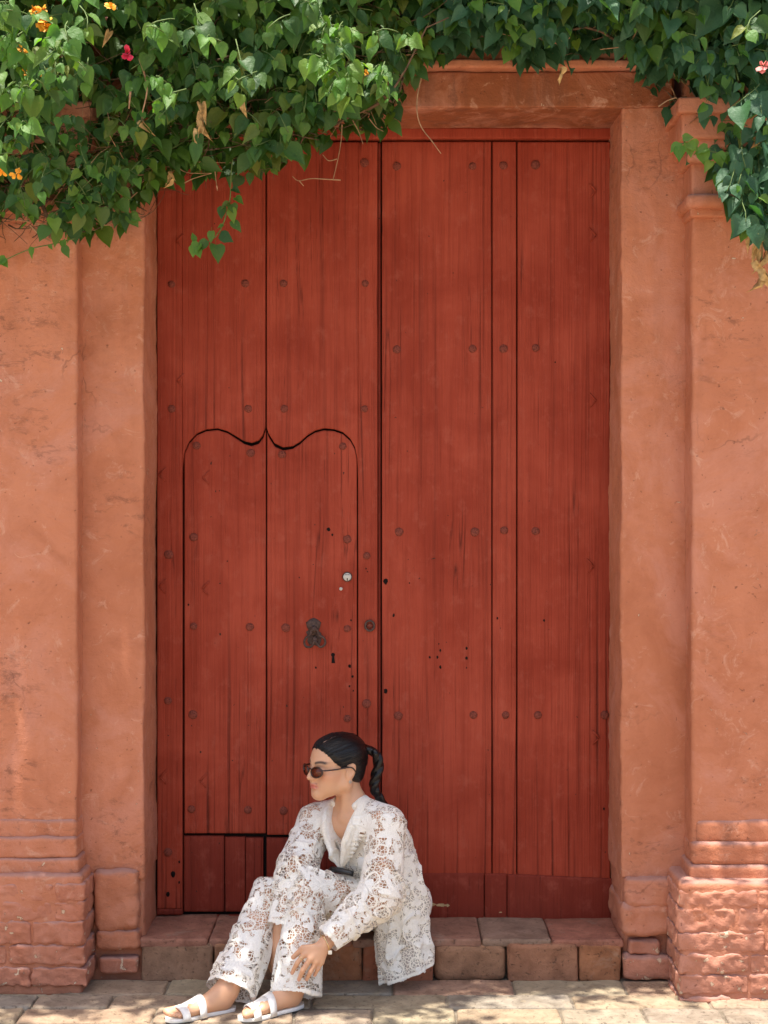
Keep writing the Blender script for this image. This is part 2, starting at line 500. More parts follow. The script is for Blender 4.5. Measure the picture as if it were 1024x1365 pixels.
M = {}
DUST = (0.34, 0.20, 0.17)
M['plaster'] = plaster_mat('coral_plaster', (0.465, 0.170, 0.088), (0.54, 0.212, 0.118), DUST, 0.25)
M['plaster_brick'] = plaster_mat('worn_painted_brick', (0.44, 0.155, 0.088), (0.54, 0.23, 0.145), DUST, 0.3, 2.2)
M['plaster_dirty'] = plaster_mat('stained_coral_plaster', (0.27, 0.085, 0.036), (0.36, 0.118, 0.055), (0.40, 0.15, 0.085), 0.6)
M['wood'] = wood_mat('red_painted_wood', (0.075, 0.010, 0.006), (0.268, 0.036, 0.0165), (0.365, 0.062, 0.032))
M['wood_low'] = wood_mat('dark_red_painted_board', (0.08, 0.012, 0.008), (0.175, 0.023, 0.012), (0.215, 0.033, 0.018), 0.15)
M['dark'] = flat_mat('dark_gap', (0.012, 0.009, 0.008), 0.9, 0.1)  # near-black colour in place of the shade inside gaps and holes
M['rust'] = flat_mat('rusty_iron', (0.085, 0.05, 0.04), 0.65, 0.4, 0.4, 90, 0.5, 0.6)
M['stud'] = flat_mat('painted_iron_stud', (0.175, 0.042, 0.027), 0.7, 0.15, 0.0, 220, 0.5, 0.6)
M['steel'] = flat_mat('worn_steel', (0.50, 0.47, 0.42), 0.5, 0.4, 0.15, 200, 0.15, 0.2)
M['cream'] = flat_mat('bare_wood_chip', (0.42, 0.29, 0.15), 0.8, 0.2)
M['step'] = brick_mat('terracotta_step_brick', [(0.36, 0.165, 0.080), (0.42, 0.140, 0.075), (0.29, 0.175, 0.105), (0.40, 0.18, 0.090), (0.26, 0.17, 0.115)], (0.34, 0.21, 0.14), 0.9, 1.0, 0.6)
M['tile'] = brick_mat('worn_step_tile', [(0.33, 0.155, 0.105), (0.26, 0.205, 0.15), (0.36, 0.15, 0.10), (0.29, 0.19, 0.14)], (0.29, 0.20, 0.15), 0.9, 1.0, 0.6)
M['paver'] = brick_mat('worn_paving_stone', [(0.33, 0.275, 0.20), (0.27, 0.235, 0.19), (0.36, 0.255, 0.17), (0.34, 0.285, 0.195), (0.34, 0.20, 0.14)], (0.34, 0.27, 0.18), 0.8, 1.0, 0.6)
M['mortar'] = brick_mat('gritty_mortar', [(0.22, 0.185, 0.14)], (0.27, 0.22, 0.16), 0.9)
M['street'] = brick_mat('pale_bounce_street', [(0.50, 0.43, 0.33)], (0.44, 0.37, 0.28), 0.6, 0.35)  # unseen street, made paler than the pavement to bounce light onto the wall
# ------------------------------------------------------------------ ground and pavement
v, f = [], []
for (x0, x1, y0, y1) in [(-150, 150, -150, 60)]:
    v += [(x0, y0, -0.03), (x1, y0, -0.03), (x1, y1, -0.03), (x0, y1, -0.03)]
    f.append((0, 1, 2, 3))
tag(mk('street', v, f, M['street'], smooth=False), kind='structure')

pv, pf = rbox_geo((-6, -2.75, -0.10), (6, -0.05, -0.007), res=0.12, r=0.01, amp=0.003, freq=9, seed=3)
pavement = tag(mk('pavement', pv, pf, M['mortar']), kind='structure')
y = -0.255
row = 0
rr = random.Random(11)
row_depths = [0.15, 0.125, 0.13, 0.15, 0.21, 0.24, 0.24, 0.28, 0.28, 0.3]
for d in row_depths:
    x = -2.6 - rr.random() * 0.3
    while x < 2.6:
        w = rr.uniform(0.24, 0.46) if row < 5 else rr.uniform(0.35, 0.6)
        g = rr.uniform(0.0012, 0.0035)
        top = rr.uniform(-0.002, 0.003)
        yj = rr.uniform(-0.006, 0.006)
        near = row < 5
        v, f = rbox_geo((x + g, y - d + g + yj, -0.06), (x + w - g, y - g + yj, top), res=0.022 if near else 0.08, r=0.010,
                        amp=0.0045 if near else 0.003, freq=11, seed=rr.randrange(9999), amp2=0.0012, freq2=50)
        mk('paving_stone', v, f, M['paver'], pavement)
        x += w
    y -= d
    row += 1

# ------------------------------------------------------------------ doorstep: bricks in front, tiles on top
step = empty('doorstep', (0, -0.14, 0))
tag(step, 'low terracotta doorstep of worn bricks and tiles under the red door', 'doorstep')
cv, cf = rbox_geo((-0.80, -0.215, -0.02), (0.785, 0.06, 0.118), res=0.04, r=0.01, amp=0.003, seed=5)
mk('step_core', cv, cf, M['mortar'], step)
fx = [188, 284.5, 384, 483, 578, 676, 771, 829]
for i in range(len(fx) - 1):
    a, b = P(fx[i], 0, -0.263)[0] + 0.0016, P(fx[i + 1], 0, -0.263)[0] - 0.0016
    rnd = 0.028 if i == 4 else 0.012
    v, f = rbox_geo((a, -0.268 + rr.uniform(-.003, .003), -0.01), (b, -0.17, 0.121 - rr.uniform(0, .004)), res=0.014, r=rnd, amp=0.0045, freq=14, seed=60 + i, amp2=0.001, freq2=70)
    mk('brick', v, f, M['step'], step)
tx = [190, 281, 372, 470, 560, 641, 733, 828]
for i in range(len(tx) - 1):
    a, b = P(tx[i], 0, -0.20)[0] + 0.001, P(tx[i + 1], 0, -0.20)[0] - 0.001
    v, f = rbox_geo((a, -0.262 + rr.uniform(-.005, .006), 0.105), (b, 0.035, 0.1345 + rr.uniform(-.002, .002)), res=0.016, r=0.009, amp=0.004, freq=10, seed=90 + i, amp2=0.001, freq2=60)
    mk('tile', v, f, M['tile'], step)

# ------------------------------------------------------------------ wall: jambs, lintel, pilasters
wall = empty('wall', (0, 0.1, 0))
tag(wall, 'weathered coral plastered wall with pilasters and lintel framing the red door', 'wall', kind='thing')
WT = 3.62

def PB(name, px0, px1, py0, py1, yf, yb, parent, mat='plaster', **kw):
    """rounded block whose front face, at the real depth yf, spans these photograph coordinates"""
    a, b = P(px0, py1, yf), P(px1, py0, yf)
    args = dict(res=0.02, r=0.012, amp=0.004, freq=9, seed=int(px0 + py0) % 997)
    args.update(kw)
    v, f = rbox_geo((a[0], yf, a[2]), (b[0], yb, b[2]), **args)
    return mk(name, v, f, M[mat], parent)

# jambs: a core behind, then the rough base blocks and the bricks laid bare under them
for side in (-1, 1):
    if side < 0:
        lo, hi = (-1.30, -0.25, 0.33), (-0.800, 0.30, 2.915)
    else:
        lo, hi = (0.790, -0.25, 0.33), (1.20, 0.30, 2.915)
    v, f = rbox_geo(lo, hi, res=0.014, r=0.010, amp=0.006, freq=5, seed=21 + side, amp2=0.0032, freq2=38)
    jamb = mk('jamb', v, f, M['plaster'], wall)
    if side < 0:
        rbox('jamb_core', (-1.25, -0.236, -0.03), (-0.803, 0.29, 0.40), M['plaster'], jamb, res=0.025, r=0.02, amp=0.006, seed=4)
        PB('base_block', 124, 184, 1161, 1243, -0.285, 0.0, jamb, r=0.028, amp=0.007, freq=12, amp2=.0055, freq2=42, res=0.011)
        PB('base_block', 127, 186, 1240, 1268, -0.282, -0.1, jamb, r=0.02, amp=0.007, freq=14, amp2=.0055, freq2=42, res=0.011)
        PB('brick', 131, 184, 1277, 1299, -0.278, -0.15, jamb, 'plaster_brick', r=0.012, amp=0.005, freq=22, amp2=.002, freq2=60, res=0.012)
    else:
        rbox('jamb_core', (0.795, -0.236, -0.03), (1.16, 0.29, 0.40), M['plaster'], jamb, res=0.025, r=0.02, amp=0.006, seed=8)
        PB('base_block', 834, 900, 1171, 1212, -0.285, 0.0, jamb, r=0.022, amp=0.008, freq=14, amp2=.0055, freq2=42, res=0.011)
        PB('base_block', 830, 898, 1205, 1250, -0.288, 0.0, jamb, r=0.026, amp=0.009, freq=14, amp2=.0055, freq2=42, res=0.011)
        PB('brick', 838, 880, 1253, 1274, -0.268, -0.1, jamb, 'plaster_brick', r=0.012, amp=0.007, freq=22, amp2=.003, freq2=60, res=0.012)
        PB('brick', 833, 895, 1275, 1307, -0.284, -0.1, jamb, 'plaster_brick', r=0.015, amp=0.008, freq=20, amp2=.003, freq2=60, res=0.012)

# lintel with two weathered ledges
v, f = rbox_geo((-1.0, -0.250, 2.899), (0.965, 0.30, WT), res=0.022, r=0.010, amp=0.004, freq=6, seed=31, amp2=0.003, freq2=28)
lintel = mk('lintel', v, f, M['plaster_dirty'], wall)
def lbox(name, x0, x1, z0, z1, yf, mat='plaster_dirty', **kw):
    a = dict(res=0.02, r=0.010, amp=0.004, freq=9, seed=int(z0 * 100), amp2=0.0025, freq2=32)
    a.update(kw)
    v, f = rbox_geo((x0, yf, z0), (x1, 0.0, z1), **a)
    return mk(name, v, f, M[mat], lintel)
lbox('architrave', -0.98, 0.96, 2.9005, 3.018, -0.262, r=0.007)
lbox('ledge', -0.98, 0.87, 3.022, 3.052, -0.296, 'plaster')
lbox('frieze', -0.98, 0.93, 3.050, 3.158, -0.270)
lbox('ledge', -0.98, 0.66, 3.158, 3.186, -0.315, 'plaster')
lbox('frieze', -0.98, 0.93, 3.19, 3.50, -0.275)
# the long blank wall that goes on past the pilasters
rbox('wall_panel', (-7.0, -0.24, -0.05), (-1.25, 0.30, WT - 0.02), M['plaster'], wall, res=0.06, r=0.02, amp=0.005, freq=3, seed=1)
rbox('wall_panel', (1.15, -0.24, -0.05), (7.0, 0.30, WT - 0.02), M['plaster'], wall, res=0.06, r=0.02, amp=0.005, freq=3, seed=2)
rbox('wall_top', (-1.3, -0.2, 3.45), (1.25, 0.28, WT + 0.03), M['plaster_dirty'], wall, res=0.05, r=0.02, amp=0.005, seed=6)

def pilaster(side):
    if side < 0:
        fx = lambda d: 103 + d
        outer, yf, dy = -118, -0.33, 0.0
        v, f = rbox_geo((P(-108, 0, yf)[0], yf, 0.30), (P(103, 0, yf)[0], 0.1, 3.50), res=0.02, r=0.012, amp=0.006, freq=5, seed=41, amp2=0.0012, freq2=30)
    else:
        fx = lambda d: 924 - d
        outer, yf, dy = 1142, -0.36, -0.03
        v, f = rbox_geo((P(923, 0, yf)[0], yf, 0.30), (P(1134, 0, yf)[0], 0.1, 3.50), res=0.02, r=0.012, amp=0.006, freq=5, seed=43, amp2=0.0012, freq2=30)
    root = mk('pilaster', v, f, M['plaster'], wall)
    def blk(name, d, y0, y1, y, mat='plaster', od=None, **kw):
        e = fx(d); o = outer + (-1 if side < 0 else 1) * (d if od is None else od)
        return PB(name, min(e, o), max(e, o), y0, y1, y + dy, 0.0, root, mat, **kw)
    # capital
    up = 0 if side > 0 else 6
    blk('fascia', 20, 128 + up, 150 + up, -0.455, r=0.010)
    blk('capital_block', 15, 146 + up, 184 + up, -0.43, r=0.010)
    blk('moulding', 11, 181 + up, 198 + up, -0.405, r=0.012)
    blk('moulding', 7, 196 + up, 216 + up, -0.385, r=0.016)
    blk('necking', 2, 210 + up, 262 + up, -0.345, r=0.010)
    blk('astragal', 8, 257 + up, 276 + up, -0.385, r=0.019)
    blk('fillet', 3, 273 + up, 289 + up, -0.352, r=0.008)
    # base
    if side < 0:
        blk('base_band', -1, 1092, 1122, -0.342, r=0.020, amp=0.005, amp2=.002, freq2=30)
        blk('base_band', 0, 1116, 1146, -0.358, r=0.016, amp=0.005, amp2=.002, freq2=30)
        blk('base_band', 2, 1145, 1171, -0.366, r=0.014, amp=0.005, amp2=.002, freq2=30)
        blk('plinth', 7, 1166, 1330, -0.396, r=0.018, amp=0.006, freq=14, amp2=.002, freq2=35)
        rows = [(1178, 1201, 113, [71, -20, -118]), (1202, 1227, 112, [70, 0, -118]), (1229, 1259, 111, [42, -40, -118]),
                (1261, 1286, 113, [10, -60, -118]), (1290, 1315, 116, [41, -30, -118])]
        for k, (y0, y1, e, cuts) in enumerate(rows):
            r1 = e
            for c in cuts:
                soft = k < 2
                PB('brick', c + (0.6 if soft else 1.2), r1, y0, y1 + (2.5 if soft else 0), (-0.398 if soft else -0.402) - 0.004 * (k == 4), -0.2, root, 'plaster_brick',
                   r=0.012 if soft else 0.008, amp=0.009 if not soft else 0.004, freq=19, amp2=0.0060, freq2=55, res=0.0075, seed=300 + k * 9 + int(c + 200))
                r1 = c - (0.6 if soft else 1.2)
    else:
        blk('base_band', -4, 1093, 1127, -0.345, r=0.022, amp=0.005, amp2=.002, freq2=30)
        blk('base_band', 1, 1124, 1154, -0.362, r=0.017, amp=0.005, amp2=.002, freq2=30)
        blk('base_band', 4, 1154, 1180, -0.372, r=0.015, amp=0.005, amp2=.002, freq2=30)
        blk('plinth', 16, 1176, 1352, -0.426, r=0.018, amp=0.006, freq=14, amp2=.002, freq2=35)
        rows = [(1187, 1209, 906, [1010, 1142]), (1210.5, 1242, 905, [982, 1060, 1142]), (1243, 1269, 904, [1020, 1142]),
                (1273, 1298, 906, [1000, 1080, 1142]), (1300, 1326, 906, [1000, 1090, 1142]), (1331, 1348, 905, [976, 1062, 1142])]
        for k, (y0, y1, e, cuts) in enumerate(rows):
            l0 = e
            for c in cuts:
                soft = k < 2
                PB('brick', l0, c - (0.6 if soft else 1.2), y0, y1 + (2.0 if soft else 0), (-0.458 if soft else -0.462) - 0.004 * (k == 5), -0.2, root, 'plaster_brick',
                   r=0.012 if soft else 0.008, amp=0.009 if not soft else 0.004, freq=19, amp2=0.0060, freq2=55, res=0.0075, seed=500 + k * 9 + int(c))
                l0 = c + (0.6 if soft else 1.2)
    return root
pilaster(-1)
pilaster(1)

# ------------------------------------------------------------------ the red door
door = empty('door', (0, 0, 0.13))
tag(door, 'tall weathered red wooden double door with a small arched wicket door cut in it', 'door', kind='thing')
def DX(px): return (px - 512.0) * 5.0 / FPX
def DZ(py): return CAM_Z - (py - 682.5) * 5.0 / FPX

def plank(name, patches, parent, mat='wood', yf=0.0, thick=0.035, grooves=(), seed=0, rough=1.0, dxs=0.0022, dzs=0.03):
    """board with real relief. patches: (px0, px1, zlo(x) , zhi(x)) in metres of z"""
    V, F, C = [], [], []
    base = 0
    for (p0, p1, zlo, zhi) in patches:
        x0, x1 = DX(p0), DX(p1)
        n = max(4, int((x1 - x0) / dxs))
        e = np.array([0, 0.0012, 0.003])
        xs = np.unique(np.concatenate([np.linspace(x0 + 0.004, x1 - 0.004, n), x0 + e, x1 - e]))
        zl = np.array([zlo(x) if callable(zlo) else zlo for x in xs], float)
        zh = np.array([zhi(x) if callable(zhi) else zhi for x in xs], float)
        H = (zh - zl).max()
        m = max(4, int(H / dzs))
        eh = np.array([0, 0.0015, 0.004]) / H
        ts = np.unique(np.concatenate([np.linspace(0.006 / H, 1 - 0.006 / H, m), eh, 1 - eh]))
        X = np.repeat(xs[:, None], len(ts), 1)
        Z = zl[:, None] + (zh - zl)[:, None] * ts[None, :]
        wob = 0.012 * fbm(X * 3, Z * 0.9, seed, 2, seed)
        g = fbm((X + wob) * 120, Z * 1.1, seed + 0.5, 3, seed + 1)
        wear = 0.5 + 1.3 * smooth01(-Z, -1.25, -0.25) + 0.9 * np.clip(fbm(X * 4, Z * 1.1, 3.3, 2, seed + 9), 0, 1)
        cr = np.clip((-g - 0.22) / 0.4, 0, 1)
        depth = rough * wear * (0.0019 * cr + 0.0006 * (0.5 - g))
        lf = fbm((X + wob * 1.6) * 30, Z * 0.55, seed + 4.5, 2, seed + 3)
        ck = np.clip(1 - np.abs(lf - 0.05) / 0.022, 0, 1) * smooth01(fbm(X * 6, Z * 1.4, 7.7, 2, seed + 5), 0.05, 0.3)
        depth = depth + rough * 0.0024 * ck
        for (gp, gd, gw) in grooves:
            depth = depth + gd * np.exp(-((X - DX(gp) - wob * 0.08) / gw) ** 2)
        # softened, slightly chewed edges
        ex = np.minimum(X - x0, x1 - X)
        depth = depth + 0.003 * np.clip(1 - ex / 0.004, 0, 1) ** 2
        ez = np.minimum(Z - zl[:, None], zh[:, None] - Z)
        depth = depth + 0.003 * np.clip(1 - ez / 0.006, 0, 1) ** 2 + 0.0015 * fbm(X * 2, Z * 1.5, 1.1, 2, seed + 8)
        Y = yf + depth
        nx, nz = X.shape
        V.append(np.stack([X.ravel(), Y.ravel(), Z.ravel()], 1))
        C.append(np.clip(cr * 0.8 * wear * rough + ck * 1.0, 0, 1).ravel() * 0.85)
        i, j = np.meshgrid(np.arange(nx - 1), np.arange(nz - 1), indexing='ij')
        F.append(np.stack([i * nz + j, (i + 1) * nz + j, (i + 1) * nz + j + 1, i * nz + j + 1], -1).reshape(-1, 4) + base)
        ring = np.concatenate([np.arange(nx) * nz, (nx - 1) * nz + np.arange(1, nz), np.arange(nx - 2, -1, -1) * nz + nz - 1, np.arange(nz - 2, 0, -1)])
        back = V[-1][ring].copy(); back[:, 1] = yf + thick
        b2 = base + nx * nz
        V.append(back); C.append(np.zeros(len(back)))
        k = len(ring); a = np.arange(k); b = (a + 1) % k
        F.append(np.stack([ring[b] + base, ring[a] + base, b2 + a, b2 + b], 1))
        base = b2 + k
    V, F, C = np.vstack(V), np.vstack(F), np.concatenate(C)
    o = mk(name, V, F, M[mat], parent)
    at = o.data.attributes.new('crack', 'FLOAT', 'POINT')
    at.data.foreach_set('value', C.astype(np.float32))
    return o

ztop = DZ(189)
# head of the frame above the leaves
plank('door_head', [(200, 822, DZ(185.5), DZ(171.5))], door, yf=-0.012, thick=0.08, seed=77, rough=0.5, dxs=0.006, dzs=0.01)
# near-black sheet added behind the leaves, standing in for shade in the gaps
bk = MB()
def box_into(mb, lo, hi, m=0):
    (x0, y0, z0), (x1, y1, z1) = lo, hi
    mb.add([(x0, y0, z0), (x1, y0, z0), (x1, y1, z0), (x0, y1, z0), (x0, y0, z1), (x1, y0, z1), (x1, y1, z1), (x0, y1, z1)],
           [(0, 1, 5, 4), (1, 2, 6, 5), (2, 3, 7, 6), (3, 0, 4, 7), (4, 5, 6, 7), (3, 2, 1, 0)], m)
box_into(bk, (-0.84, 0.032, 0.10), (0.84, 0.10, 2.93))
bk.build('black_backing', M['dark'], door, smooth=False)

# curved top of the wicket
wk = [(243, 640), (243.6, 618), (246, 603), (252, 589), (262, 578), (275, 572.5), (290, 571), (303, 575), (315, 582), (325, 588), (335, 590.5), (345, 587), (351, 579), (354.5, 567),
      (358, 578), (366, 591), (377, 596.5), (390, 595), (400, 589), (410, 580), (420, 574), (432, 571), (445, 572), (457, 576), (467, 585), (473, 596), (476.5, 612), (477.5, 640)]
wkx = np.array([DX(p[0]) for p in wk]); wkz = np.array([DZ(p[1]) for p in wk])
def wtop(x, off=0.0): return float(np.interp(x, wkx, wkz)) + off
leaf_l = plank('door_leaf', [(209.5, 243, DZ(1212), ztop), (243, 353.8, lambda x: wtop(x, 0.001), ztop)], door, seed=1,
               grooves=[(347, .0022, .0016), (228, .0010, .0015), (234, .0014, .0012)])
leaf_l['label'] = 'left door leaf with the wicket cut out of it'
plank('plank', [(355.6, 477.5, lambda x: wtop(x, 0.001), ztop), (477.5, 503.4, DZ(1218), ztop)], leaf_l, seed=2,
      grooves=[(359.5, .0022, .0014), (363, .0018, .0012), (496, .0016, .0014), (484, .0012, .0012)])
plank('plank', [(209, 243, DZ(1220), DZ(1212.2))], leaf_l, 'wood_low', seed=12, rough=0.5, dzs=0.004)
# wicket door: two boards with a shaped head
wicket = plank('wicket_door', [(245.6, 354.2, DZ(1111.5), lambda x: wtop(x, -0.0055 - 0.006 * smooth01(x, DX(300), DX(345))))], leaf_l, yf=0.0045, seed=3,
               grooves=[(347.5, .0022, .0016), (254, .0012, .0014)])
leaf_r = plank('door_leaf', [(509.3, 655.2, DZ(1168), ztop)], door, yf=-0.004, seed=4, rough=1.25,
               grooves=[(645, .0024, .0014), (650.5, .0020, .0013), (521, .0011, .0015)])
leaf_r['label'] = 'plain right door leaf without a wicket'
# the wicket is a part of its own; its second board is a piece of it
wicket.parent = door; wicket.matrix_parent_inverse = Matrix.Translation(-door.location)
wicket['label'] = 'small wicket door with a double curved head'
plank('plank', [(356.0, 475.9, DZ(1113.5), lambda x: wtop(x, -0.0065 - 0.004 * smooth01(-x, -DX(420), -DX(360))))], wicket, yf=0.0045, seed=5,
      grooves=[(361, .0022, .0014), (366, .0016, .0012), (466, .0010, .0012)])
# low boards beneath the wicket
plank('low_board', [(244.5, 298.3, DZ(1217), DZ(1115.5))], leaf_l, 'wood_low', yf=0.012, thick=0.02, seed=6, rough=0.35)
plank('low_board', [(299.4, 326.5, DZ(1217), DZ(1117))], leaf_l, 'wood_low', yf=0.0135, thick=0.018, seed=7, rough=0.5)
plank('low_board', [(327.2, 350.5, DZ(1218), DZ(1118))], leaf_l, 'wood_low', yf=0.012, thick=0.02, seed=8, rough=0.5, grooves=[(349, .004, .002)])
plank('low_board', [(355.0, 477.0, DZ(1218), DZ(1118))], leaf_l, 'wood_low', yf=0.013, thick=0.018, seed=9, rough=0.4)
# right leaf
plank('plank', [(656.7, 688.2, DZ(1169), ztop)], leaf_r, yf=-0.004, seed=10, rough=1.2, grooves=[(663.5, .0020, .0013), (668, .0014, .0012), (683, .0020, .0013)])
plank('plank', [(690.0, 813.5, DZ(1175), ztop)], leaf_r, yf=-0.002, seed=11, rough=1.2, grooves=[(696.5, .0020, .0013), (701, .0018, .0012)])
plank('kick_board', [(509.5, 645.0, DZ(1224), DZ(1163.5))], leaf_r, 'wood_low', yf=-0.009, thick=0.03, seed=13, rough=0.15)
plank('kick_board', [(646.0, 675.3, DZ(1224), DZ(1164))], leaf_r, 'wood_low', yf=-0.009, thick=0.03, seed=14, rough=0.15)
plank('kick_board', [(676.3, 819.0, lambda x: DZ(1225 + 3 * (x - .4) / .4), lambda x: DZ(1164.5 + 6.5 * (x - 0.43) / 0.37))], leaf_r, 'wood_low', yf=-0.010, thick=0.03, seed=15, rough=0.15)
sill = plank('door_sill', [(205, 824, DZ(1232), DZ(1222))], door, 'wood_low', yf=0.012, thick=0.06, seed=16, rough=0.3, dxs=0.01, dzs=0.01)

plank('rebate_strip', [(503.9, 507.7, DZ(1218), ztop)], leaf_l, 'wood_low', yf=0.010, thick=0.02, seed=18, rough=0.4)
# studs: hammered iron nail heads under the paint
def stud_mesh(seed):
    q = random.Random(seed)
    v, f = [], []
    R = 0.0150
    prof = [(1.0, 0.004), (1.0, -0.0016), (0.86, -0.0036), (0.5, -0.0052)]
    n = 12
    for (k, d) in prof:
        for j in range(n):
            t = 2 * math.pi * j / n
            r = R * k * (1 + q.uniform(-.06, .06))
            v.append((r * math.cos(t), d + q.uniform(-.0005, .0005), r * math.sin(t)))
    v.append((0, -0.0056 + q.uniform(-.001, .001), 0))
    for a in range(len(prof) - 1):
        for j in range(n):
            f.append((a * n + j, a * n + (j + 1) % n, (a + 1) * n + (j + 1) % n, (a + 1) * n + j))
    b = (len(prof) - 1) * n
    for j in range(n):
        f.append((b + j, b + (j + 1) % n, len(v) - 1))
    return mesh_data('stud', v, f, M['stud'])
stud_meshes = [stud_mesh(i) for i in range(4)]
studs_l = [(377, 219), (486, 217), (229, 379), (327, 378), (378, 378), (487, 378), (229, 545), (331, 545), (379, 545), (486, 545), (225, 739), (489, 741), (224, 934), (489, 938), (224, 1136), (229, 222), (327, 221)]
studs_r = [(529, 222), (630, 222), (671, 221), (714, 220), (529, 466), (630, 465), (671, 465), (714, 464), (532, 709), (633, 709), (672, 707), (714, 708), (531, 954), (631, 953), (674, 953), (717, 953), (806, 953)]
studs_w = [(262, 594), (334, 604), (376, 606), (457, 595), (258, 716), (463, 719), (258, 835), (333, 836), (381, 837), (463, 838), (257, 953), (463, 958), (255, 1079), (330, 1080), (378, 1081), (466, 1079)]
for lst, par, yy in ((studs_l, leaf_l, 0.0), (studs_r, leaf_r, -0.0035), (studs_w, wicket, 0.0045)):
    for k, (px, py) in enumerate(lst):
        o = link('stud', stud_meshes[k % 4], par)
        o.location = (DX(px), yy, DZ(py))
        s = rr.uniform(0.82, 1.08)
        o.scale = (s, 1, s)
        o.rotation_euler = (rr.uniform(-.06, .06), rr.uniform(0, 6), rr.uniform(-.06, .06))

# bent nails hammered flat into chevrons
def chevron(px, py, par, side=1, yy=0.0, h=18, w=9):
    m = MB()
    p = [(DX(px + w * 0.5 * side), yy - 0.0004, DZ(py - h * 0.55)), (DX(px - w * 0.5 * side), yy - 0.0022, DZ(py)), (DX(px + w * 0.4 * side), yy - 0.0004, DZ(py + h * 0.5))]
    m.tube([p[0], p[1]], 0.0030, 5); m.tube([p[1], p[2]], 0.0026, 5)
    m.build('bent_nail', M['wood'], par)
for (px, py, par, sd, yy) in [(217, 633, leaf_l, 1, 0), (217, 782, leaf_l, 1, 0), (240, 322, leaf_l, 1, 0), (241, 508, leaf_l, 1, 0), (218, 1036, leaf_l, 1, 0), (275, 637, wicket, 1, .0045), (274, 785, wicket, 1, .0045),
                              (271, 1041, wicket, 1, .0045), (790, 255, leaf_r, -1, -.002), (790, 314, leaf_r, -1, -.002), (790, 534, leaf_r, -1, -.002), (794, 983, leaf_r, -1, -.002), (787, 755, leaf_r, -1, -.002)]:
    chevron(px, py, par, sd, yy - 0.001)

def hole(px, py, r, par, yy, tall=1.0, name='nail_hole'):  # black disc on the wood, painted as the shade inside a hole
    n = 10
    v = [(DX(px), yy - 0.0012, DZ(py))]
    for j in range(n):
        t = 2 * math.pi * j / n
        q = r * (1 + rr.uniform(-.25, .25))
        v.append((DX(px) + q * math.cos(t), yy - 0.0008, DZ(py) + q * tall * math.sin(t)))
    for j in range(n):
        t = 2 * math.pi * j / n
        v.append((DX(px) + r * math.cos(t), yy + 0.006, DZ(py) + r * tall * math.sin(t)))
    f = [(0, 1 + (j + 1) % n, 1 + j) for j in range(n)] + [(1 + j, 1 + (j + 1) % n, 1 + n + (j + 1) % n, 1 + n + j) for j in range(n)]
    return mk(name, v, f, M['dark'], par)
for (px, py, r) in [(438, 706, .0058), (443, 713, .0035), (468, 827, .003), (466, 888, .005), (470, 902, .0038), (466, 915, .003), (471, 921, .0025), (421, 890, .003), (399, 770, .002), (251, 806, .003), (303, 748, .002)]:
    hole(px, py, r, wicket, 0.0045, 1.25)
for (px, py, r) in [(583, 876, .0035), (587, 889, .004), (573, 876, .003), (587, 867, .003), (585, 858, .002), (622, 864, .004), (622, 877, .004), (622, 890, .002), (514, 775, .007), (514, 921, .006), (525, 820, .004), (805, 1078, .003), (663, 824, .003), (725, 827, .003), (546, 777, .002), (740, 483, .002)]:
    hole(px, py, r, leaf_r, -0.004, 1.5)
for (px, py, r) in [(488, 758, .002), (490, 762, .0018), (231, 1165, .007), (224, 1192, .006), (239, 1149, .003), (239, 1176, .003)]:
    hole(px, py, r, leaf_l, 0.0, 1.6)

# keyhole with its slot
kh = MB()
n = 12
vv = [(DX(444), .0030, DZ(873))] + [(DX(444) + .0068 * math.cos(2 * math.pi * j / n), .0030, DZ(873) + .0072 * math.sin(2 * math.pi * j / n)) for j in range(n)]
kh.add(vv, [(0, 1 + (j + 1) % n, 1 + j) for j in range(n)])
kh.add([(DX(442.6), .0026, DZ(875)), (DX(445.6), .0026, DZ(875)), (DX(446.8), .0026, DZ(884)), (DX(442), .0026, DZ(884))], [(0, 1, 2, 3)])
kh.build('keyhole', M['dark'], wicket, smooth=False)

# round lock cylinder
def lathe(prof, n=20):
    v, f = [], []
    for (r, d) in prof:
        for j in range(n):
            t = 2 * math.pi * j / n
            v.append((r * math.cos(t), d, r * math.sin(t)))
    for a in range(len(prof) - 1):
        for j in range(n):
            f.append((a * n + j, a * n + (j + 1) % n, (a + 1) * n + (j + 1) % n, (a + 1) * n + j))
    f.append(tuple((len(prof) - 1) * n + j for j in range(n)))
    return v, f
lk = MB()
v, f = lathe([(.0172, .006), (.0172, -.0045), (.0150, -.006), (.0140, -.0045)]); lk.add([(x + DX(463), y + .0035, z + DZ(769)) for x, y, z in v], f[:-1], 1)
v, f = lathe([(.0140, .002), (.0140, -.0052), (.0125, -.0062)]); lk.add([(x + DX(463), y + .0035, z + DZ(769)) for x, y, z in v], f, 0)
box_into(lk, (DX(463) - .0016, -.0036, DZ(772) - .005), (DX(463) + .0016, -.002, DZ(772) + .004), 2)
box_into(lk, (DX(463) - .008, -.0033, DZ(766) - .0008), (DX(463) + .008, -.002, DZ(766) + .0008), 1)
lk.build('lock', [M['steel'], M['rust'], M['dark']], wicket)
v, f = lathe([(.006, .003), (.006, -.003), (.003, -.004)], 10)
mk('screw', [(x + DX(454.5), y + .003, z + DZ(785)) for x, y, z in v], f, M['steel'], wicket)

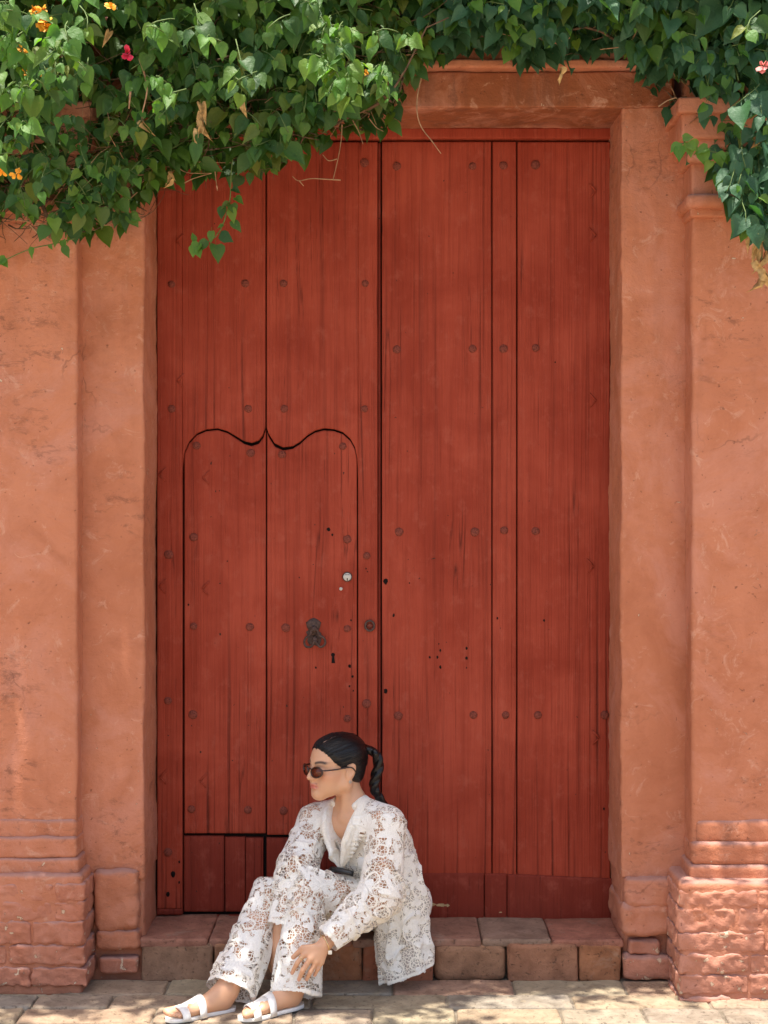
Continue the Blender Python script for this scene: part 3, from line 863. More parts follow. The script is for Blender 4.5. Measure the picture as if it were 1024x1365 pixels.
# iron drop ring knocker: a trefoil of bent bar on a worn rosette
kn = MB()
qk = random.Random(9)
ring_ = [(0.027 * (1 + qk.uniform(-.22, .25)), 2 * math.pi * j / 14) for j in range(14)]
kn.add([(DX(419), .0022, DZ(849))] + [(DX(419) + r * math.cos(t), .0026, DZ(849) + 1.25 * r * math.sin(t)) for r, t in ring_], [(0, 1 + (j + 1) % 14, 1 + j) for j in range(14)])
def kp(px, py, y): return (DX(px), y, DZ(py))
v, f = lathe([(.030, .004), (.029, -.001), (.020, -.004), (.004, -.006)], 12)
kn.add([(x * (0.8 + .25 * math.sin(3 * math.atan2(z, x))) + DX(418), y + .003, z * 1.1 + DZ(836)) for x, y, z in v], f)
v, f = lathe([(.012, .0), (.011, -.014), (.006, -.018)], 10); kn.add([(x + DX(419), y, z + DZ(838)) for x, y, z in v], f)
path = [(415, 841), (414, 846), (409, 849), (406, 855), (408, 861), (414, 862), (418, 858), (420, 853), (423, 858), (427, 862), (432, 860), (434, 855), (431, 849), (425, 846), (424, 841), (420, 837), (415, 841)]
kn.tube(spline([kp(a, b, -.013) for a, b in path], 60), .0042, 7)
v, f = lathe([(.011, .0), (.010, -.010), (.004, -.014)], 10); kn.add([(x + DX(420), y, z + DZ(852)) for x, y, z in v], f)
kn.build('knocker', M['rust'], wicket)
for (px, py, w_, h_) in [(428, 842, .022, .03), (411, 851, .03, .022), (426, 857, .02, .02)]:
    pass
# plain ring pull on the meeting stile
rg = MB()
rg.tube([kp(493 + 6.0 * math.cos(t), 834 + 6.6 * math.sin(t), -.006) for t in np.linspace(0, 2 * math.pi, 25)], .0040, 7)
v, f = lathe([(.011, .003), (.010, -.002), (.004, -.003)], 10); rg.add([(x + DX(493), y, z + DZ(834)) for x, y, z in v], f, 1)
rg.build('ring_pull', [M['rust'], M['stud']], leaf_l)
# chips of bare wood on the right kick board
for (px, py, w, h) in [(573, 1204.5, 7.5, 3.4), (590, 1206, 8.5, 2.8), (667, 1215, 2, 1)]:
    n = 9
    v = [(DX(px), -0.0095, DZ(py))]
    for j in range(n):
        t = 2 * math.pi * j / n; k = 1 + rr.uniform(-.3, .15)
        v.append((DX(px + w * k * math.cos(t)), -0.0093, DZ(py + h * k * math.sin(t))))
    mk('paint_chip', v, [(0, 1 + (j + 1) % n, 1 + j) for j in range(n)], M['cream'], leaf_r)
# ------------------------------------------------------------------ bougainvillea over the wall top
GREEN = [(0.0232, 0.0677, 0.0128), (0.0337, 0.0943, 0.016), (0.0527, 0.1281, 0.0176), (0.0274, 0.082, 0.0208), (0.0737, 0.1537, 0.0192), (0.0379, 0.1077, 0.0208), (0.1001, 0.1742, 0.0208), (0.0316, 0.0872, 0.0176), (0.1474, 0.1742, 0.024)]
BLUE = [(0.026, 0.0777, 0.037), (0.0358, 0.1046, 0.0494), (0.0488, 0.1271, 0.0593), (0.0325, 0.0897, 0.042), (0.0553, 0.142, 0.0519), (0.0422, 0.1166, 0.0617)]
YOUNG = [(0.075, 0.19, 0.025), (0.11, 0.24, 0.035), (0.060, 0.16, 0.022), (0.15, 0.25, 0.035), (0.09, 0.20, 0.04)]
LM = {}
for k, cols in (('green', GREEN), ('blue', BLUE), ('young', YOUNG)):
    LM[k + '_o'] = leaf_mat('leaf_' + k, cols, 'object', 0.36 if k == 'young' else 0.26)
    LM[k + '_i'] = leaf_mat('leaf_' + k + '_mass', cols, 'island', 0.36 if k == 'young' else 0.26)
M['twig'] = flat_mat('dry_twig', (0.115, 0.070, 0.042), 0.85, 0.2, 0.0, 50, 0.5, 0.5)
M['twig_pale'] = flat_mat('pale_dry_twig', (0.34, 0.20, 0.11), 0.85, 0.2, 0.0, 50, 0.3, 0.5)
M['stem'] = flat_mat('green_stem', (0.10, 0.15, 0.04), 0.7, 0.3)
M['dry_leaf'] = flat_mat('withered_leaf', (0.46, 0.30, 0.13), 0.8, 0.2, 0.0, 60, 0.4, 0.5)
M['orange'] = flat_mat('orange_petal', (0.85, 0.33, 0.02), 0.6, 0.3, 0.0, 90, 0.3, 0.3)
M['red_flower'] = flat_mat('crimson_petal', (0.62, 0.03, 0.07), 0.6, 0.3)
M['pink_flower'] = flat_mat('pink_petal', (0.70, 0.20, 0.18), 0.6, 0.3)

def leaf_shape(k):
    """unit leaf: base at the origin, tip along +y, face along +z; heart shaped with a drawn-out tip"""
    q = random.Random(100 + k)
    ts = [0.0, 0.07, 0.22, 0.45, 0.68, 0.86, 1.0]
    ws = [0.05, 0.26, 0.40, 0.385, 0.24, 0.085, 0.0]
    wf = q.uniform(0.72, 1.12)
    droop, fold, tw, side = q.uniform(0.0, 0.42), q.uniform(-0.05, 0.34), q.uniform(-.22, .22), q.uniform(-.12, .12)
    v, f = [], []
    # petiole
    v += [(-0.012, -0.30, 0.03), (0.012, -0.30, 0.03), (0.010, 0.0, 0.0), (-0.010, 0.0, 0.0)]
    f.append((0, 1, 2, 3))
    b = len(v)
    for t, w in zip(ts, ws):
        w *= wf
        zc = -droop * t * t + 0.02 * math.sin(t * 9 + k)
        xc = side * t * t
        back = -0.07 if t == 0.07 else 0
        e = fold * w / 0.4
        wv = 0.02 * math.sin(t * 14 + k * 1.3)
        v.append((xc - w, t + back, zc + e + tw * w + wv))
        v.append((xc, t, zc))
        v.append((xc + w, t + back, zc + e - tw * w - wv))
    for i in range(len(ts) - 1):
        a = b + i * 3; c = a + 3
        if i == len(ts) - 2:
            f += [(a, a + 1, c + 1), (a + 1, a + 2, c + 1)]
        else:
            f += [(a, a + 1, c + 1, c), (a + 1, a + 2, c + 2, c + 1)]
    return np.array(v), f
LEAVES = [leaf_shape(k) for k in range(11)]

# lower edge of the foliage as the photograph shows it
VB = [(-420, 240), (-120, 310), (0, 318), (30, 305), (70, 308), (100, 298), (130, 282), (165, 276), (188, 250), (210, 222), (235, 228), (262, 214), (300, 200), (340, 214), (372, 216), (395, 195), (420, 170),
      (450, 152), (490, 146), (515, 138), (535, 115), (552, 82), (566, 52), (590, 44), (620, 28), (650, 22), (680, 42), (720, 58), (745, 52), (765, 32), (800, 28), (835, 44), (860, 60), (895, 88),
      (915, 112), (945, 150), (965, 200), (985, 240), (1005, 268), (1024, 285), (1150, 280), (1500, 180)]
VBX = np.array([P(a, 0, -0.6)[0] for a, b in VB]); VBZ = np.array([P(0, b, -0.6)[2] for a, b in VB])
def vine_bottom(x): return np.interp(x, VBX, VBZ)
VTOP = 3.66
def vine_front(x, z):
    x = np.asarray(x, float)
    base = 0.52 + 0.20 * smooth01(-x, -0.15, 0.25) - 0.03 * smooth01(x, 0.5, 1.0)
    lump = 0.09 * fbm(x * 2.2, np.asarray(z) * 2.2, 0.4, 2, 5)
    bulge = 0.14 * smooth01(z, 2.5, 3.2) + (0.20 - 0.10 * smooth01(x, 0.15, 0.5)) * smooth01(z, 3.12, 3.5)  # overhang pushed out near the top to shade the door and wall
    return -(base + lump + bulge - 0.12)

def frame_of(tip, nrm, roll=0.0):
    y = np.asarray(tip, float); y /= np.linalg.norm(y)
    n = np.asarray(nrm, float); n = n - y * n.dot(y); n /= np.linalg.norm(n) + 1e-9
    x = np.cross(y, n)
    return np.stack([x, y, n], 1)

class Vine:
    def __init__(self):
        self.leaves = []       # (pos, R, size, shape, kind)
        self.stems = []
    def leaf(self, pos, tip, nrm, size, kind, q):
        self.leaves.append((np.asarray(pos, float), frame_of(tip, nrm), size, q.randrange(len(LEAVES)), kind))

vl, vr = Vine(), Vine()
q = random.Random(5)
def grow_shoot(vine, p0, d0, n, size, main, q, young_tip=0.5, limit=True):
    p = np.array(p0, float); d = np.array(d0, float); d /= np.linalg.norm(d)
    pts = [p.copy()]
    side = q.choice([-1, 1])
    for i in range(n):
        d = d + np.array([q.uniform(-.25, .25), q.uniform(-.2, .2), q.uniform(-.30, .02)])
        d /= np.linalg.norm(d)
        step = size * q.uniform(0.35, 0.6)
        p = p + d * step
        if limit and p[2] < vine_bottom(p[0]) + 0.01:
            break
        pts.append(p.copy())
        side = -side
        t = i / max(1, n - 1)
        sz = size * (1.0 - 0.45 * t * q.random()) * q.uniform(0.60, 1.22)
        kind = main
        if t > 0.72 and q.random() < young_tip:
            kind = 'young'; sz *= 0.72
        lat = np.cross(d, [0, -1, 0.2]); lat /= np.linalg.norm(lat) + 1e-9
        tip = np.array([lat[0] * side * q.uniform(.2, 1.0) + q.uniform(-.35, .35), q.uniform(-.55, .05), -q.uniform(0.45, 1.1)])
        nrm = np.array([q.uniform(-.55, .55), -q.uniform(.45, 1.0), q.uniform(0.15, 1.0)])
        tipn = tip / np.linalg.norm(tip)
        vine.leaf(p + tipn * sz * 0.28, tip, nrm, sz, kind, q)
    if len(pts) > 2:
        vine.stems.append((np.array(pts), 0.0016))

def in_gap(x, z):
    """thin places where the dry twigs show"""
    a = fbm(np.array([x * 3.2]), np.array([z * 3.8]), np.array([2.2]), 2, 15)[0]
    low = z < vine_bottom(x) + 0.20 + 0.12 * math.sin(x * 5)
    return a > (0.10 if (low and x < -0.25) else 0.34)

n_try = 0
target = 2350
made = 0
while made < target and n_try < 30000:
    n_try += 1
    x = q.uniform(-1.75, 1.75)
    zb = float(vine_bottom(x))
    z = q.uniform(zb, VTOP + 0.08)
    if abs(x) > 1.4 and q.random() < 0.5:
        continue
    if in_gap(x, z) and q.random() < 0.80:
        continue
    yf = float(vine_front(x, z))
    u = q.random() ** 1.6
    y = yf + u * (-0.24 - yf)
    if z > 3.5: y = q.uniform(yf, 0.25)
    vine = vl if x < 0.17 + q.uniform(-.05, .05) else vr
    right = vine is vr
    size = q.uniform(0.044, 0.074) if not right else q.uniform(0.052, 0.084)
    if x > -0.25 and x < 0.17: size = q.uniform(0.042, 0.068)
    main = 'green' if not right else ('blue' if q.random() < 0.85 else 'green')
    grow_shoot(vine, (x, y, z + 0.06), (q.uniform(-.7, .7), -q.uniform(0.2, .9), q.uniform(-.6, .35)), q.randrange(4, 8), size, main, q, 0.55 if not right else 0.40)
    made += 1

# extra leaf layer added close to the wall so the gaps turn dark
for k in range(900):
    x = q.uniform(-1.6, 1.6); zb = float(vine_bottom(x))
    z = q.uniform(zb + 0.06, 3.6)
    vine = vl if x < 0.17 else vr
    grow_shoot(vine, (x, q.uniform(-.36, -.27), z + 0.05), (q.uniform(-1, 1), -q.uniform(0.0, .25), q.uniform(-.6, .2)), q.randrange(3, 6), q.uniform(0.05, 0.08), 'green' if vine is vl else 'blue', q, 0.1)

# crown along the wall top, mostly out of view, thickened to block sun leaks
for k in range(950):
    x = q.uniform(-1.95, 1.95); z = q.uniform(3.26, 3.75)
    yf = float(vine_front(x, z))
    y = q.uniform(yf, -0.1)
    vine = vl if x < 0.17 else vr
    grow_shoot(vine, (x, y, z), (q.uniform(-.8, .8), -q.uniform(0.0, .8), q.uniform(-.2, .6)), q.randrange(5, 8), q.uniform(0.075, 0.105), 'green' if vine is vl else 'blue', q, 0.3)

# shoots added past the overhang for sunlit patches, mostly in the paler leaf colour
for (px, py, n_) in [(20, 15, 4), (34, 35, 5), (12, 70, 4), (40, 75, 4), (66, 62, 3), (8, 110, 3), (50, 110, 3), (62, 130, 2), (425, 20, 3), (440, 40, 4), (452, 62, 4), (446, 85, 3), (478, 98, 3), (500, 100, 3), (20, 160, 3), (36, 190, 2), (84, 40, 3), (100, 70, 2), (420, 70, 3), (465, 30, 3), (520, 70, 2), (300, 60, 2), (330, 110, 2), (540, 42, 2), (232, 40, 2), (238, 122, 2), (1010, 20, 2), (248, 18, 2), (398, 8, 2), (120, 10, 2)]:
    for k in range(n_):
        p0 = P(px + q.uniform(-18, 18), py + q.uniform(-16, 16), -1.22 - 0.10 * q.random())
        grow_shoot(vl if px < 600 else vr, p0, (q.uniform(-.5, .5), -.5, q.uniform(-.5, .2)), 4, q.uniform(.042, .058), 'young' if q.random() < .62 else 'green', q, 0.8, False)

# long loose sprays that hang clear of the mass
def spray(vine, path, y, leaves, kind, q):
    pts = np.array([P(a, b, y + (0.02 * k)) for k, (a, b) in enumerate(path)])
    vine.stems.append((spline(pts, 14), 0.0021))
    for (px, py, length, ang, kd) in leaves:
        pos = P(px, py, y - 0.012)
        a = math.radians(ang)
        vine.leaf(pos, (math.sin(a), q.uniform(-.35, -.05), -math.cos(a)), (q.uniform(-.3, .3), -1.0, q.uniform(.15, .6)), length, kd or kind, q)
spray(vl, [(330, 190), (311, 205), (308, 245), (306, 270), (297, 300), (285, 318), (268, 326), (258, 326)], -0.52,
      [(309, 252, .030, 70, None), (313, 264, .034, 60, 'young'), (306, 270, .036, -50, None), (298, 276, .042, -10, None), (309, 272, .038, 20, None), (308, 278, .050, 15, 'young'), (309, 294, .048, 45, None),
       (293, 312, .048, 70, None), (288, 326, .058, 10, None), (276, 320, .046, -35, None), (282, 308, .040, 0, 'young'), (266, 324, .040, -30, 'young'), (259, 322, .030, 190, 'young'), (259, 328, .036, -10, 'young'), (264, 332, .030, 10, 'young'), (298, 300, .022, -60, 'young')], 'green', q)
spray(vl, [(100, 318), (72, 325), (40, 332), (8, 346), (2, 350)], -0.60, [(45, 330, .035, -20, 'young'), (86, 328, .040, 20, None), (8, 344, .04, -50, 'young'), (3, 347, .03, 40, 'young'), (66, 326, .02, 30, 'young')], 'green', q)
spray(vl, [(118, 282), (150, 288), (172, 290)], -0.55, [(158, 284, .052, -10, None), (166, 284, .058, 8, None), (172, 286, .050, 35, None), (154, 284, .046, -40, None), (176, 290, .034, 70, 'young')], 'green', q)
spray(vl, [(140, 270), (84, 300), (70, 318)], -0.58, [(78, 304, .060, -10, None), (98, 298, .062, 12, None), (112, 292, .055, 25, None), (88, 296, .045, -35, None), (84, 320, .035, 15, 'young')], 'green', q)
spray(vr, [(990, 210), (965, 205), (940, 200), (915, 192), (900, 192)], -0.60,
      [(944, 198, .05, -70, 'young'), (930, 196, .045, -100, 'young'), (935, 200, .048, 10, 'young'), (917, 190, .05, 10, 'young'), (905, 196, .048, 0, 'young'), (906, 190, .04, -40, 'young'), (910, 186, .035, 100, 'young'),
       (955, 204, .05, 20, 'young'), (965, 204, .045, 20, 'young'), (975, 208, .05, -10, 'young'), (948, 215, .045, -30, 'young'), (978, 216, .05, -20, None), (962, 234, .05, -20, 'young'), (985, 225, .06, -5, None)], 'blue', q)
# the tail that trails down the right pilaster
for k in range(30):
    px, py = q.uniform(980, 1045), q.uniform(110, 270)
    p0 = P(px, py, -0.58 - 0.08 * q.random())
    grow_shoot(vr, p0, (q.uniform(-.5, .4), -.6, -.5), 4, q.uniform(.06, .085), 'blue', q, 0.35, False)
spray(vr, [(1010, 250), (1014, 300), (1016, 340), (1013, 365)], -0.58, [(1008, 250, .07, -15, None), (1018, 252, .075, 10, None), (1003, 300, .028, 20, None), (1022, 320, .05, 5, None), (1026, 290, .06, 20, None), (996, 262, .06, -25, None)], 'blue', q)

LOC = {}
def emit_vine(vine, root, seed, main_mats):
    L = vine.leaves
    # how large each leaf shows: coarse depth buffer, used only to choose which leaves become single parts
    W, H = 512, 683
    zb = np.full((H, W), 1e9); idb = np.full((H, W), -1, int)
    order = []
    for i, (pos, R, size, sh, kind) in enumerate(L):
        c = pos + R[:, 1] * size * 0.45
        d = c[1] + 5.0
        px, py = (512 + c[0] / d * FPX) / 2, (682.5 - (c[2] - CAM_Z) / d * FPX) / 2
        r = size * 0.36 / d * FPX / 2
        x0, x1, y0, y1 = int(px - r), int(px + r) + 1, int(py - r), int(py + r) + 1
        x0, y0, x1, y1 = max(x0, 0), max(y0, 0), min(x1, W), min(y1, H)
        if x0 >= x1 or y0 >= y1: continue
        blk = zb[y0:y1, x0:x1]; m = blk > d
        blk[m] = d
        idb[y0:y1, x0:x1][m] = i
    cnt = np.bincount(idb[idb >= 0], minlength=len(L))
    top = set(int(i) for i in np.argsort(-cnt)[:300] if cnt[i] > 0)
    meshes = {}
    rest = {k: ([], [], 0) for k in ('green', 'blue', 'young')}
    V, F, MI = [], [], []
    kinds = ['green', 'blue', 'young']
    base = 0
    for i, (pos, R, size, sh, kind) in enumerate(L):
        v, f = LEAVES[sh]
        if i in top:
            key = (sh, kind)
            if key not in meshes:
                meshes[key] = mesh_data('leaf', v, f, LM[kind + '_o'])
            o = link('leaf', meshes[key], root)
            mat = Matrix.Identity(4)
            for a in range(3):
                for b in range(3):
                    mat[a][b] = R[a, b] * size
                mat[a][3] = pos[a]
            o.matrix_basis = mat
        else:
            w = (v * size) @ R.T + pos
            V.append(w)
            F += [tuple(k + base for k in t) for t in f]
            MI += [kinds.index(kind)] * len(f)
            base += len(v)
    o = mk('leaf_mass', np.vstack(V), F, [LM[k + '_i'] for k in kinds], root, True, MI)
    o['kind'] = 'stuff'
    mb = MB()
    for pts, r in vine.stems:
        mb.tube(pts[:: max(1, len(pts) // 6)] if len(pts) > 8 and r < 0.002 else pts, r, 4)
    s = mb.build('shoots', M['stem'], root); s['kind'] = 'stuff'; s.name = 'stem_mass'

vine_l = empty('bougainvillea', (-0.7, -0.1, VTOP))
tag(vine_l, 'dense leafy climber with orange flowers spilling over the wall above the left door leaf', 'climbing plant')
vine_r = empty('bougainvillea', (0.85, -0.1, VTOP))
tag(vine_r, 'bluish green climber trailing down over the right pilaster capital with withered leaves', 'climbing plant')
emit_vine(vl, vine_l, 1, None)
emit_vine(vr, vine_r, 2, None)

# branches and the tangle of dry twigs inside
def twig_path(p0, d0, length, n, wander, q):
    p = np.array(p0, float); d = np.array(d0, float); d /= np.linalg.norm(d)
    pts = [p.copy()]
    for i in range(n):
        d = d + np.array([q.uniform(-wander, wander) for _ in range(3)])
        d /= np.linalg.norm(d)
        p = p + d * length / n
        pts.append(p.copy())
    return np.array(pts)
for root, xr, nb, nt in ((vine_l, (-1.5, 0.15), 16, 620), (vine_r, (0.15, 1.5), 9, 190)):
    for k in range(nb):
        x = q.uniform(*xr); zb = float(vine_bottom(x))
        z = q.uniform(zb + 0.05, zb + 0.4)
        mb = MB()
        pts = twig_path((x, q.uniform(-.45, -.3), z), (q.uniform(-1, 1), q.uniform(-.3, .2), q.uniform(-.5, .3)), q.uniform(.35, .7), 9, 0.35, q)
        pts[:, 2] = np.maximum(pts[:, 2], [vine_bottom(a) + 0.02 for a in pts[:, 0]])
        mb.tube(pts, q.uniform(.004, .008), 6, 0, 0.002)
        mb.build('branch', M['twig'], root)
    mb = MB()
    for k in range(nt):
        x = q.uniform(*xr); zb = float(vine_bottom(x))
        z = zb + 0.02 + abs(q.gauss(0, 0.22))
        y = q.uniform(float(vine_front(x, z)) + 0.10, -0.27)
        pts = twig_path((x, y, z), (q.uniform(-1, 1), q.uniform(-.5, .4), q.uniform(-.8, .4)), q.uniform(.10, .34), 6, 0.45, q)
        lo = np.array([vine_bottom(a) for a in pts[:, 0]]) - 0.015
        if (pts[:, 2] < lo).any(): continue
        mb.tube(pts, q.uniform(.0011, .0028), 4, 0 if q.random() < 0.7 else 1, 0.0008)
    o = mb.build('twig_mass', [M['twig'], M['twig_pale']], root); o['kind'] = 'stuff'

def hanging_twig(paths, y, root, r=0.0022, mat='twig_pale'):
    for path in paths:
        mb = MB()
        pts = np.array([P(a, b, y + 0.01 * (k % 2)) for k, (a, b) in enumerate(path)])
        mb.tube(spline(pts, 14), r, 5, 0, r * 0.55)
        mb.build('dangling_twig', M[mat], root)
hanging_twig([[(456, 165), (455, 185), (451, 210), (444, 240)], [(454, 240), (436, 239), (415, 238), (398, 241), (390, 235)], [(399, 241), (405, 248)], [(449, 212), (438, 214), (430, 206)]], -0.40, vine_l)
hanging_twig([[(563, 98), (557, 125), (556, 150), (562, 170), (575, 187), (588, 205)]], -0.46, vine_l, 0.0026)
hanging_twig([[(470, 160), (478, 175), (484, 192)], [(492, 158), (502, 170), (511, 175)]], -0.45, vine_l, 0.002)
hanging_twig([[(215, 214), (260, 216), (308, 217)], [(232, 220), (250, 230), (280, 231)], [(242, 246), (258, 238), (282, 231)], [(286, 222), (288, 240), (290, 254)]], -0.44, vine_l, 0.0022)
hanging_twig([[(120, 285), (128, 292), (140, 300), (152, 296)], [(40, 300), (55, 315), (68, 322)], [(20, 292), (40, 296), (62, 300)]], -0.55, vine_l, 0.003)
hanging_twig([[(186, 78), (193, 100), (196, 122), (190, 150)], [(174, 122), (172, 145)]], -0.80, vine_l, 0.0035)
hanging_twig([[(1012, 270), (1006, 300), (1014, 340), (1012, 372)], [(975, 258), (990, 275), (1004, 288)], [(1018, 300), (1020, 330), (1024, 350)]], -0.56, vine_r, 0.003, 'twig')
hanging_twig([[(878, 142), (890, 134), (902, 130)], [(850, 40), (835, 60), (800, 66)], [(760, 50), (742, 58), (715, 40)]], -0.50, vine_r, 0.0025)

def dry_leaf(px, py, y, size, root, q):
    v, f = LEAVES[q.randrange(len(LEAVES))]
    v = v.copy()
    v[:, 2] += 0.5 * v[:, 0] ** 2 * 3 - 0.5 * v[:, 1] ** 2 + 0.06 * np.sin(v[:, 1] * 11 + v[:, 0] * 9)
    v[:, 0] *= 0.6
    R = frame_of((q.uniform(-.6, .6), q.uniform(-.4, .2), -1), (q.uniform(-1, 1), -1, q.uniform(-.3, .6)))
    mk('dry_leaf', (v * size) @ R.T + P(px, py, y), f, M['dry_leaf'], root)
for (px, py, sz) in [(268, 138, .05), (271, 150, .055), (266, 160, .06), (270, 168, .045), (262, 172, .05), (324, 136, .04), (230, 238, .04), (226, 232, .035), (229, 228, .03), (192, 160, .05), (374, 60, .05), (146, 42, .045)]:
    dry_leaf(px, py, -0.72 if py < 200 else -0.5, sz, vine_l, q)
for (px, py, sz) in [(746, 90, .036), (749, 100, .030), (1008, 288, .06), (1014, 298, .06), (1004, 312, .055), (1012, 325, .06), (1018, 338, .055), (1006, 348, .06), (1012, 358, .05), (1016, 366, .05), (1010, 372, .045), (1003, 172, .05), (1012, 180, .05), (1020, 310, .05), (1020, 362, .05), (1000, 300, .04), (1008, 332, .05)]:
    dry_leaf(px, py, -0.52 if py < 120 else -0.60, sz, vine_r, q)

def flower(px, py, y, size, mat, root, q, petals=9):
    mb = MB()
    c = P(px, py, y)
    for k in range(petals):
        a = q.uniform(0, 6.28); el = q.uniform(-.2, 1.2)
        d = np.array([math.cos(a) * math.cos(el), -math.sin(el) * 0.9 - .25, math.sin(a) * math.cos(el)])
        R = frame_of(d, (q.uniform(-.5, .5), -1, q.uniform(0, 1)))
        s = size * q.uniform(.6, 1.1)
        v = np.array([(0, 0, 0), (-.3, .35, .05), (.3, .35, .05), (-.36, .75, -.02), (.36, .75, -.02), (0, 1.0, -.1), (0, .5, .12)])
        mb.add((v * s) @ R.T + c + d * size * 0.15, [(0, 6, 1), (0, 2, 6), (1, 6, 3), (6, 2, 4), (3, 6, 5), (6, 4, 5)])
    mb.build('flower', M[mat], root)
for (px, py, sz) in [(52, 22, .030), (60, 30, .032), (63, 38, .028), (48, 16, .026), (56, 14, .024), (31, 66, .026), (40, 100, .026), (63, 102, .028), (36, 98, .02), (5, 226, .026), (22, 232, .024), (3, 222, .02), (489, 98, .014), (148, 10, .02)]:
    flower(px, py, -1.28, sz * 0.78, 'orange', vine_l, q)
flower(170, 72, -0.86, .026, 'red_flower', vine_l, q)
flower(1018, 88, -0.72, .026, 'pink_flower', vine_r, q)
# ------------------------------------------------------------------ the seated woman
A = lambda *p: np.array(p, float)
class Field:
    def __init__(self, lo, hi, h):
        self.lo = np.array(lo, float); self.h = h
        self.n = np.ceil((np.array(hi) - self.lo) / h).astype(int) + 1
        self.D = np.full(self.n, 1.0, np.float32)
    def _sl(self, lo, hi):
        a = np.clip(np.floor((np.asarray(lo) - self.lo) / self.h).astype(int), 0, self.n)
        b = np.clip(np.ceil((np.asarray(hi) - self.lo) / self.h).astype(int) + 1, 0, self.n)
        return tuple(slice(int(i), int(max(i, j))) for i, j in zip(a, b))
    def _grid(self, sl):
        ax = [self.lo[i] + self.h * np.arange(sl[i].start, sl[i].stop) for i in range(3)]
        return (ax[0][:, None, None].astype(np.float32), ax[1][None, :, None].astype(np.float32), ax[2][None, None, :].astype(np.float32))
    def add(self, prim, k=0.01):
        fn, lo, hi = prim
        m = max(k, 0.012)
        sl = self._sl(lo - m, hi + m)
        if any(s.stop <= s.start for s in sl): return
        b = fn(*self._grid(sl)).astype(np.float32); a = self.D[sl]
        t = np.clip(0.5 + 0.5 * (b - a) / k, 0, 1)
        self.D[sl] = b * (1 - t) + a * t - k * t * (1 - t)
    def cut(self, prim, k=0.003):
        fn, lo, hi = prim
        m = max(k, 0.012)
        sl = self._sl(lo - m, hi + m)
        if any(s.stop <= s.start for s in sl): return
        b = -fn(*self._grid(sl)).astype(np.float32); a = self.D[sl]
        t = np.clip(0.5 - 0.5 * (b - a) / k, 0, 1)
        self.D[sl] = b * (1 - t) + a * t + k * t * (1 - t)
    def mesh(self):
        D = self.D
        S = D < 0
        c = np.zeros(tuple(n - 1 for n in D.shape), np.int8)
        for i in (0, 1):
            for j in (0, 1):
                for k in (0, 1):
                    c += S[i:S.shape[0] - 1 + i, j:S.shape[1] - 1 + j, k:S.shape[2] - 1 + k]
        I = np.argwhere((c > 0) & (c < 8))
        ids = np.full(c.shape, -1, np.int32)
        ids[I[:, 0], I[:, 1], I[:, 2]] = np.arange(len(I))
        acc = np.zeros((len(I), 3)); cnt = np.zeros(len(I))
        corners = [(i, j, k) for i in (0, 1) for j in (0, 1) for k in (0, 1)]
        val = {cc: D[I[:, 0] + cc[0], I[:, 1] + cc[1], I[:, 2] + cc[2]].astype(float) for cc in corners}
        for cc in corners:
            for ax in range(3):
                if cc[ax]: continue
                dd = list(cc); dd[ax] = 1; dd = tuple(dd)
                a, b = val[cc], val[dd]
                m = (a < 0) != (b < 0)
                t = np.where(m, a / np.where(m, a - b, 1), 0)
                p = np.tile(np.array(cc, float), (len(I), 1)); p[:, ax] += t
                acc[m] += p[m]; cnt[m] += 1
        v = (I + acc / cnt[:, None]) * self.h + self.lo
        F = []
        for ax in range(3):
            u, w = (ax + 1) % 3, (ax + 2) % 3
            s0 = [slice(None)] * 3; s1 = [slice(None)] * 3
            s0[ax] = slice(0, -1); s1[ax] = slice(1, None)
            E = np.argwhere(S[tuple(s0)] != S[tuple(s1)])
            E = E[(E[:, u] > 0) & (E[:, w] > 0) & (E[:, u] < D.shape[u] - 1) & (E[:, w] < D.shape[w] - 1)]
            inside = S[E[:, 0], E[:, 1], E[:, 2]]
            def cell(du, dw):
                e = E.copy(); e[:, u] += du; e[:, w] += dw
                return ids[e[:, 0], e[:, 1], e[:, 2]]
            qd = np.stack([cell(-1, -1), cell(0, -1), cell(0, 0), cell(-1, 0)], 1)
            qd[~inside] = qd[~inside][:, ::-1]
            F.append(qd)
        F = np.vstack(F)
        return v, F[(F >= 0).all(1)]

def capsule(a, b, ra, rb=None):
    a, b = A(*a), A(*b); rb = ra if rb is None else rb
    d = b - a; L2 = d.dot(d) + 1e-12
    def fn(X, Y, Z):
        t = np.clip(((X - a[0]) * d[0] + (Y - a[1]) * d[1] + (Z - a[2]) * d[2]) / L2, 0, 1)
        return np.sqrt((X - a[0] - t * d[0]) ** 2 + (Y - a[1] - t * d[1]) ** 2 + (Z - a[2] - t * d[2]) ** 2) - (ra + (rb - ra) * t)
    r = max(ra, rb)
    return fn, np.minimum(a, b) - r, np.maximum(a, b) + r

def ellipsoid(c, R, rad):
    """R columns are the axes"""
    c, R, rad = A(*c), np.asarray(R, float), A(*rad)
    def fn(X, Y, Z):
        dx, dy, dz = X - c[0], Y - c[1], Z - c[2]
        k0 = 0; k1 = 0
        for i in range(3):
            p = dx * R[0, i] + dy * R[1, i] + dz * R[2, i]
            k0 = k0 + (p / rad[i]) ** 2; k1 = k1 + (p / rad[i] ** 2) ** 2
        k0 = np.sqrt(k0); k1 = np.sqrt(k1) + 1e-9
        return k0 * (k0 - 1) / k1
    ext = np.sqrt(((R * rad) ** 2).sum(1))
    return fn, c - ext, c + ext

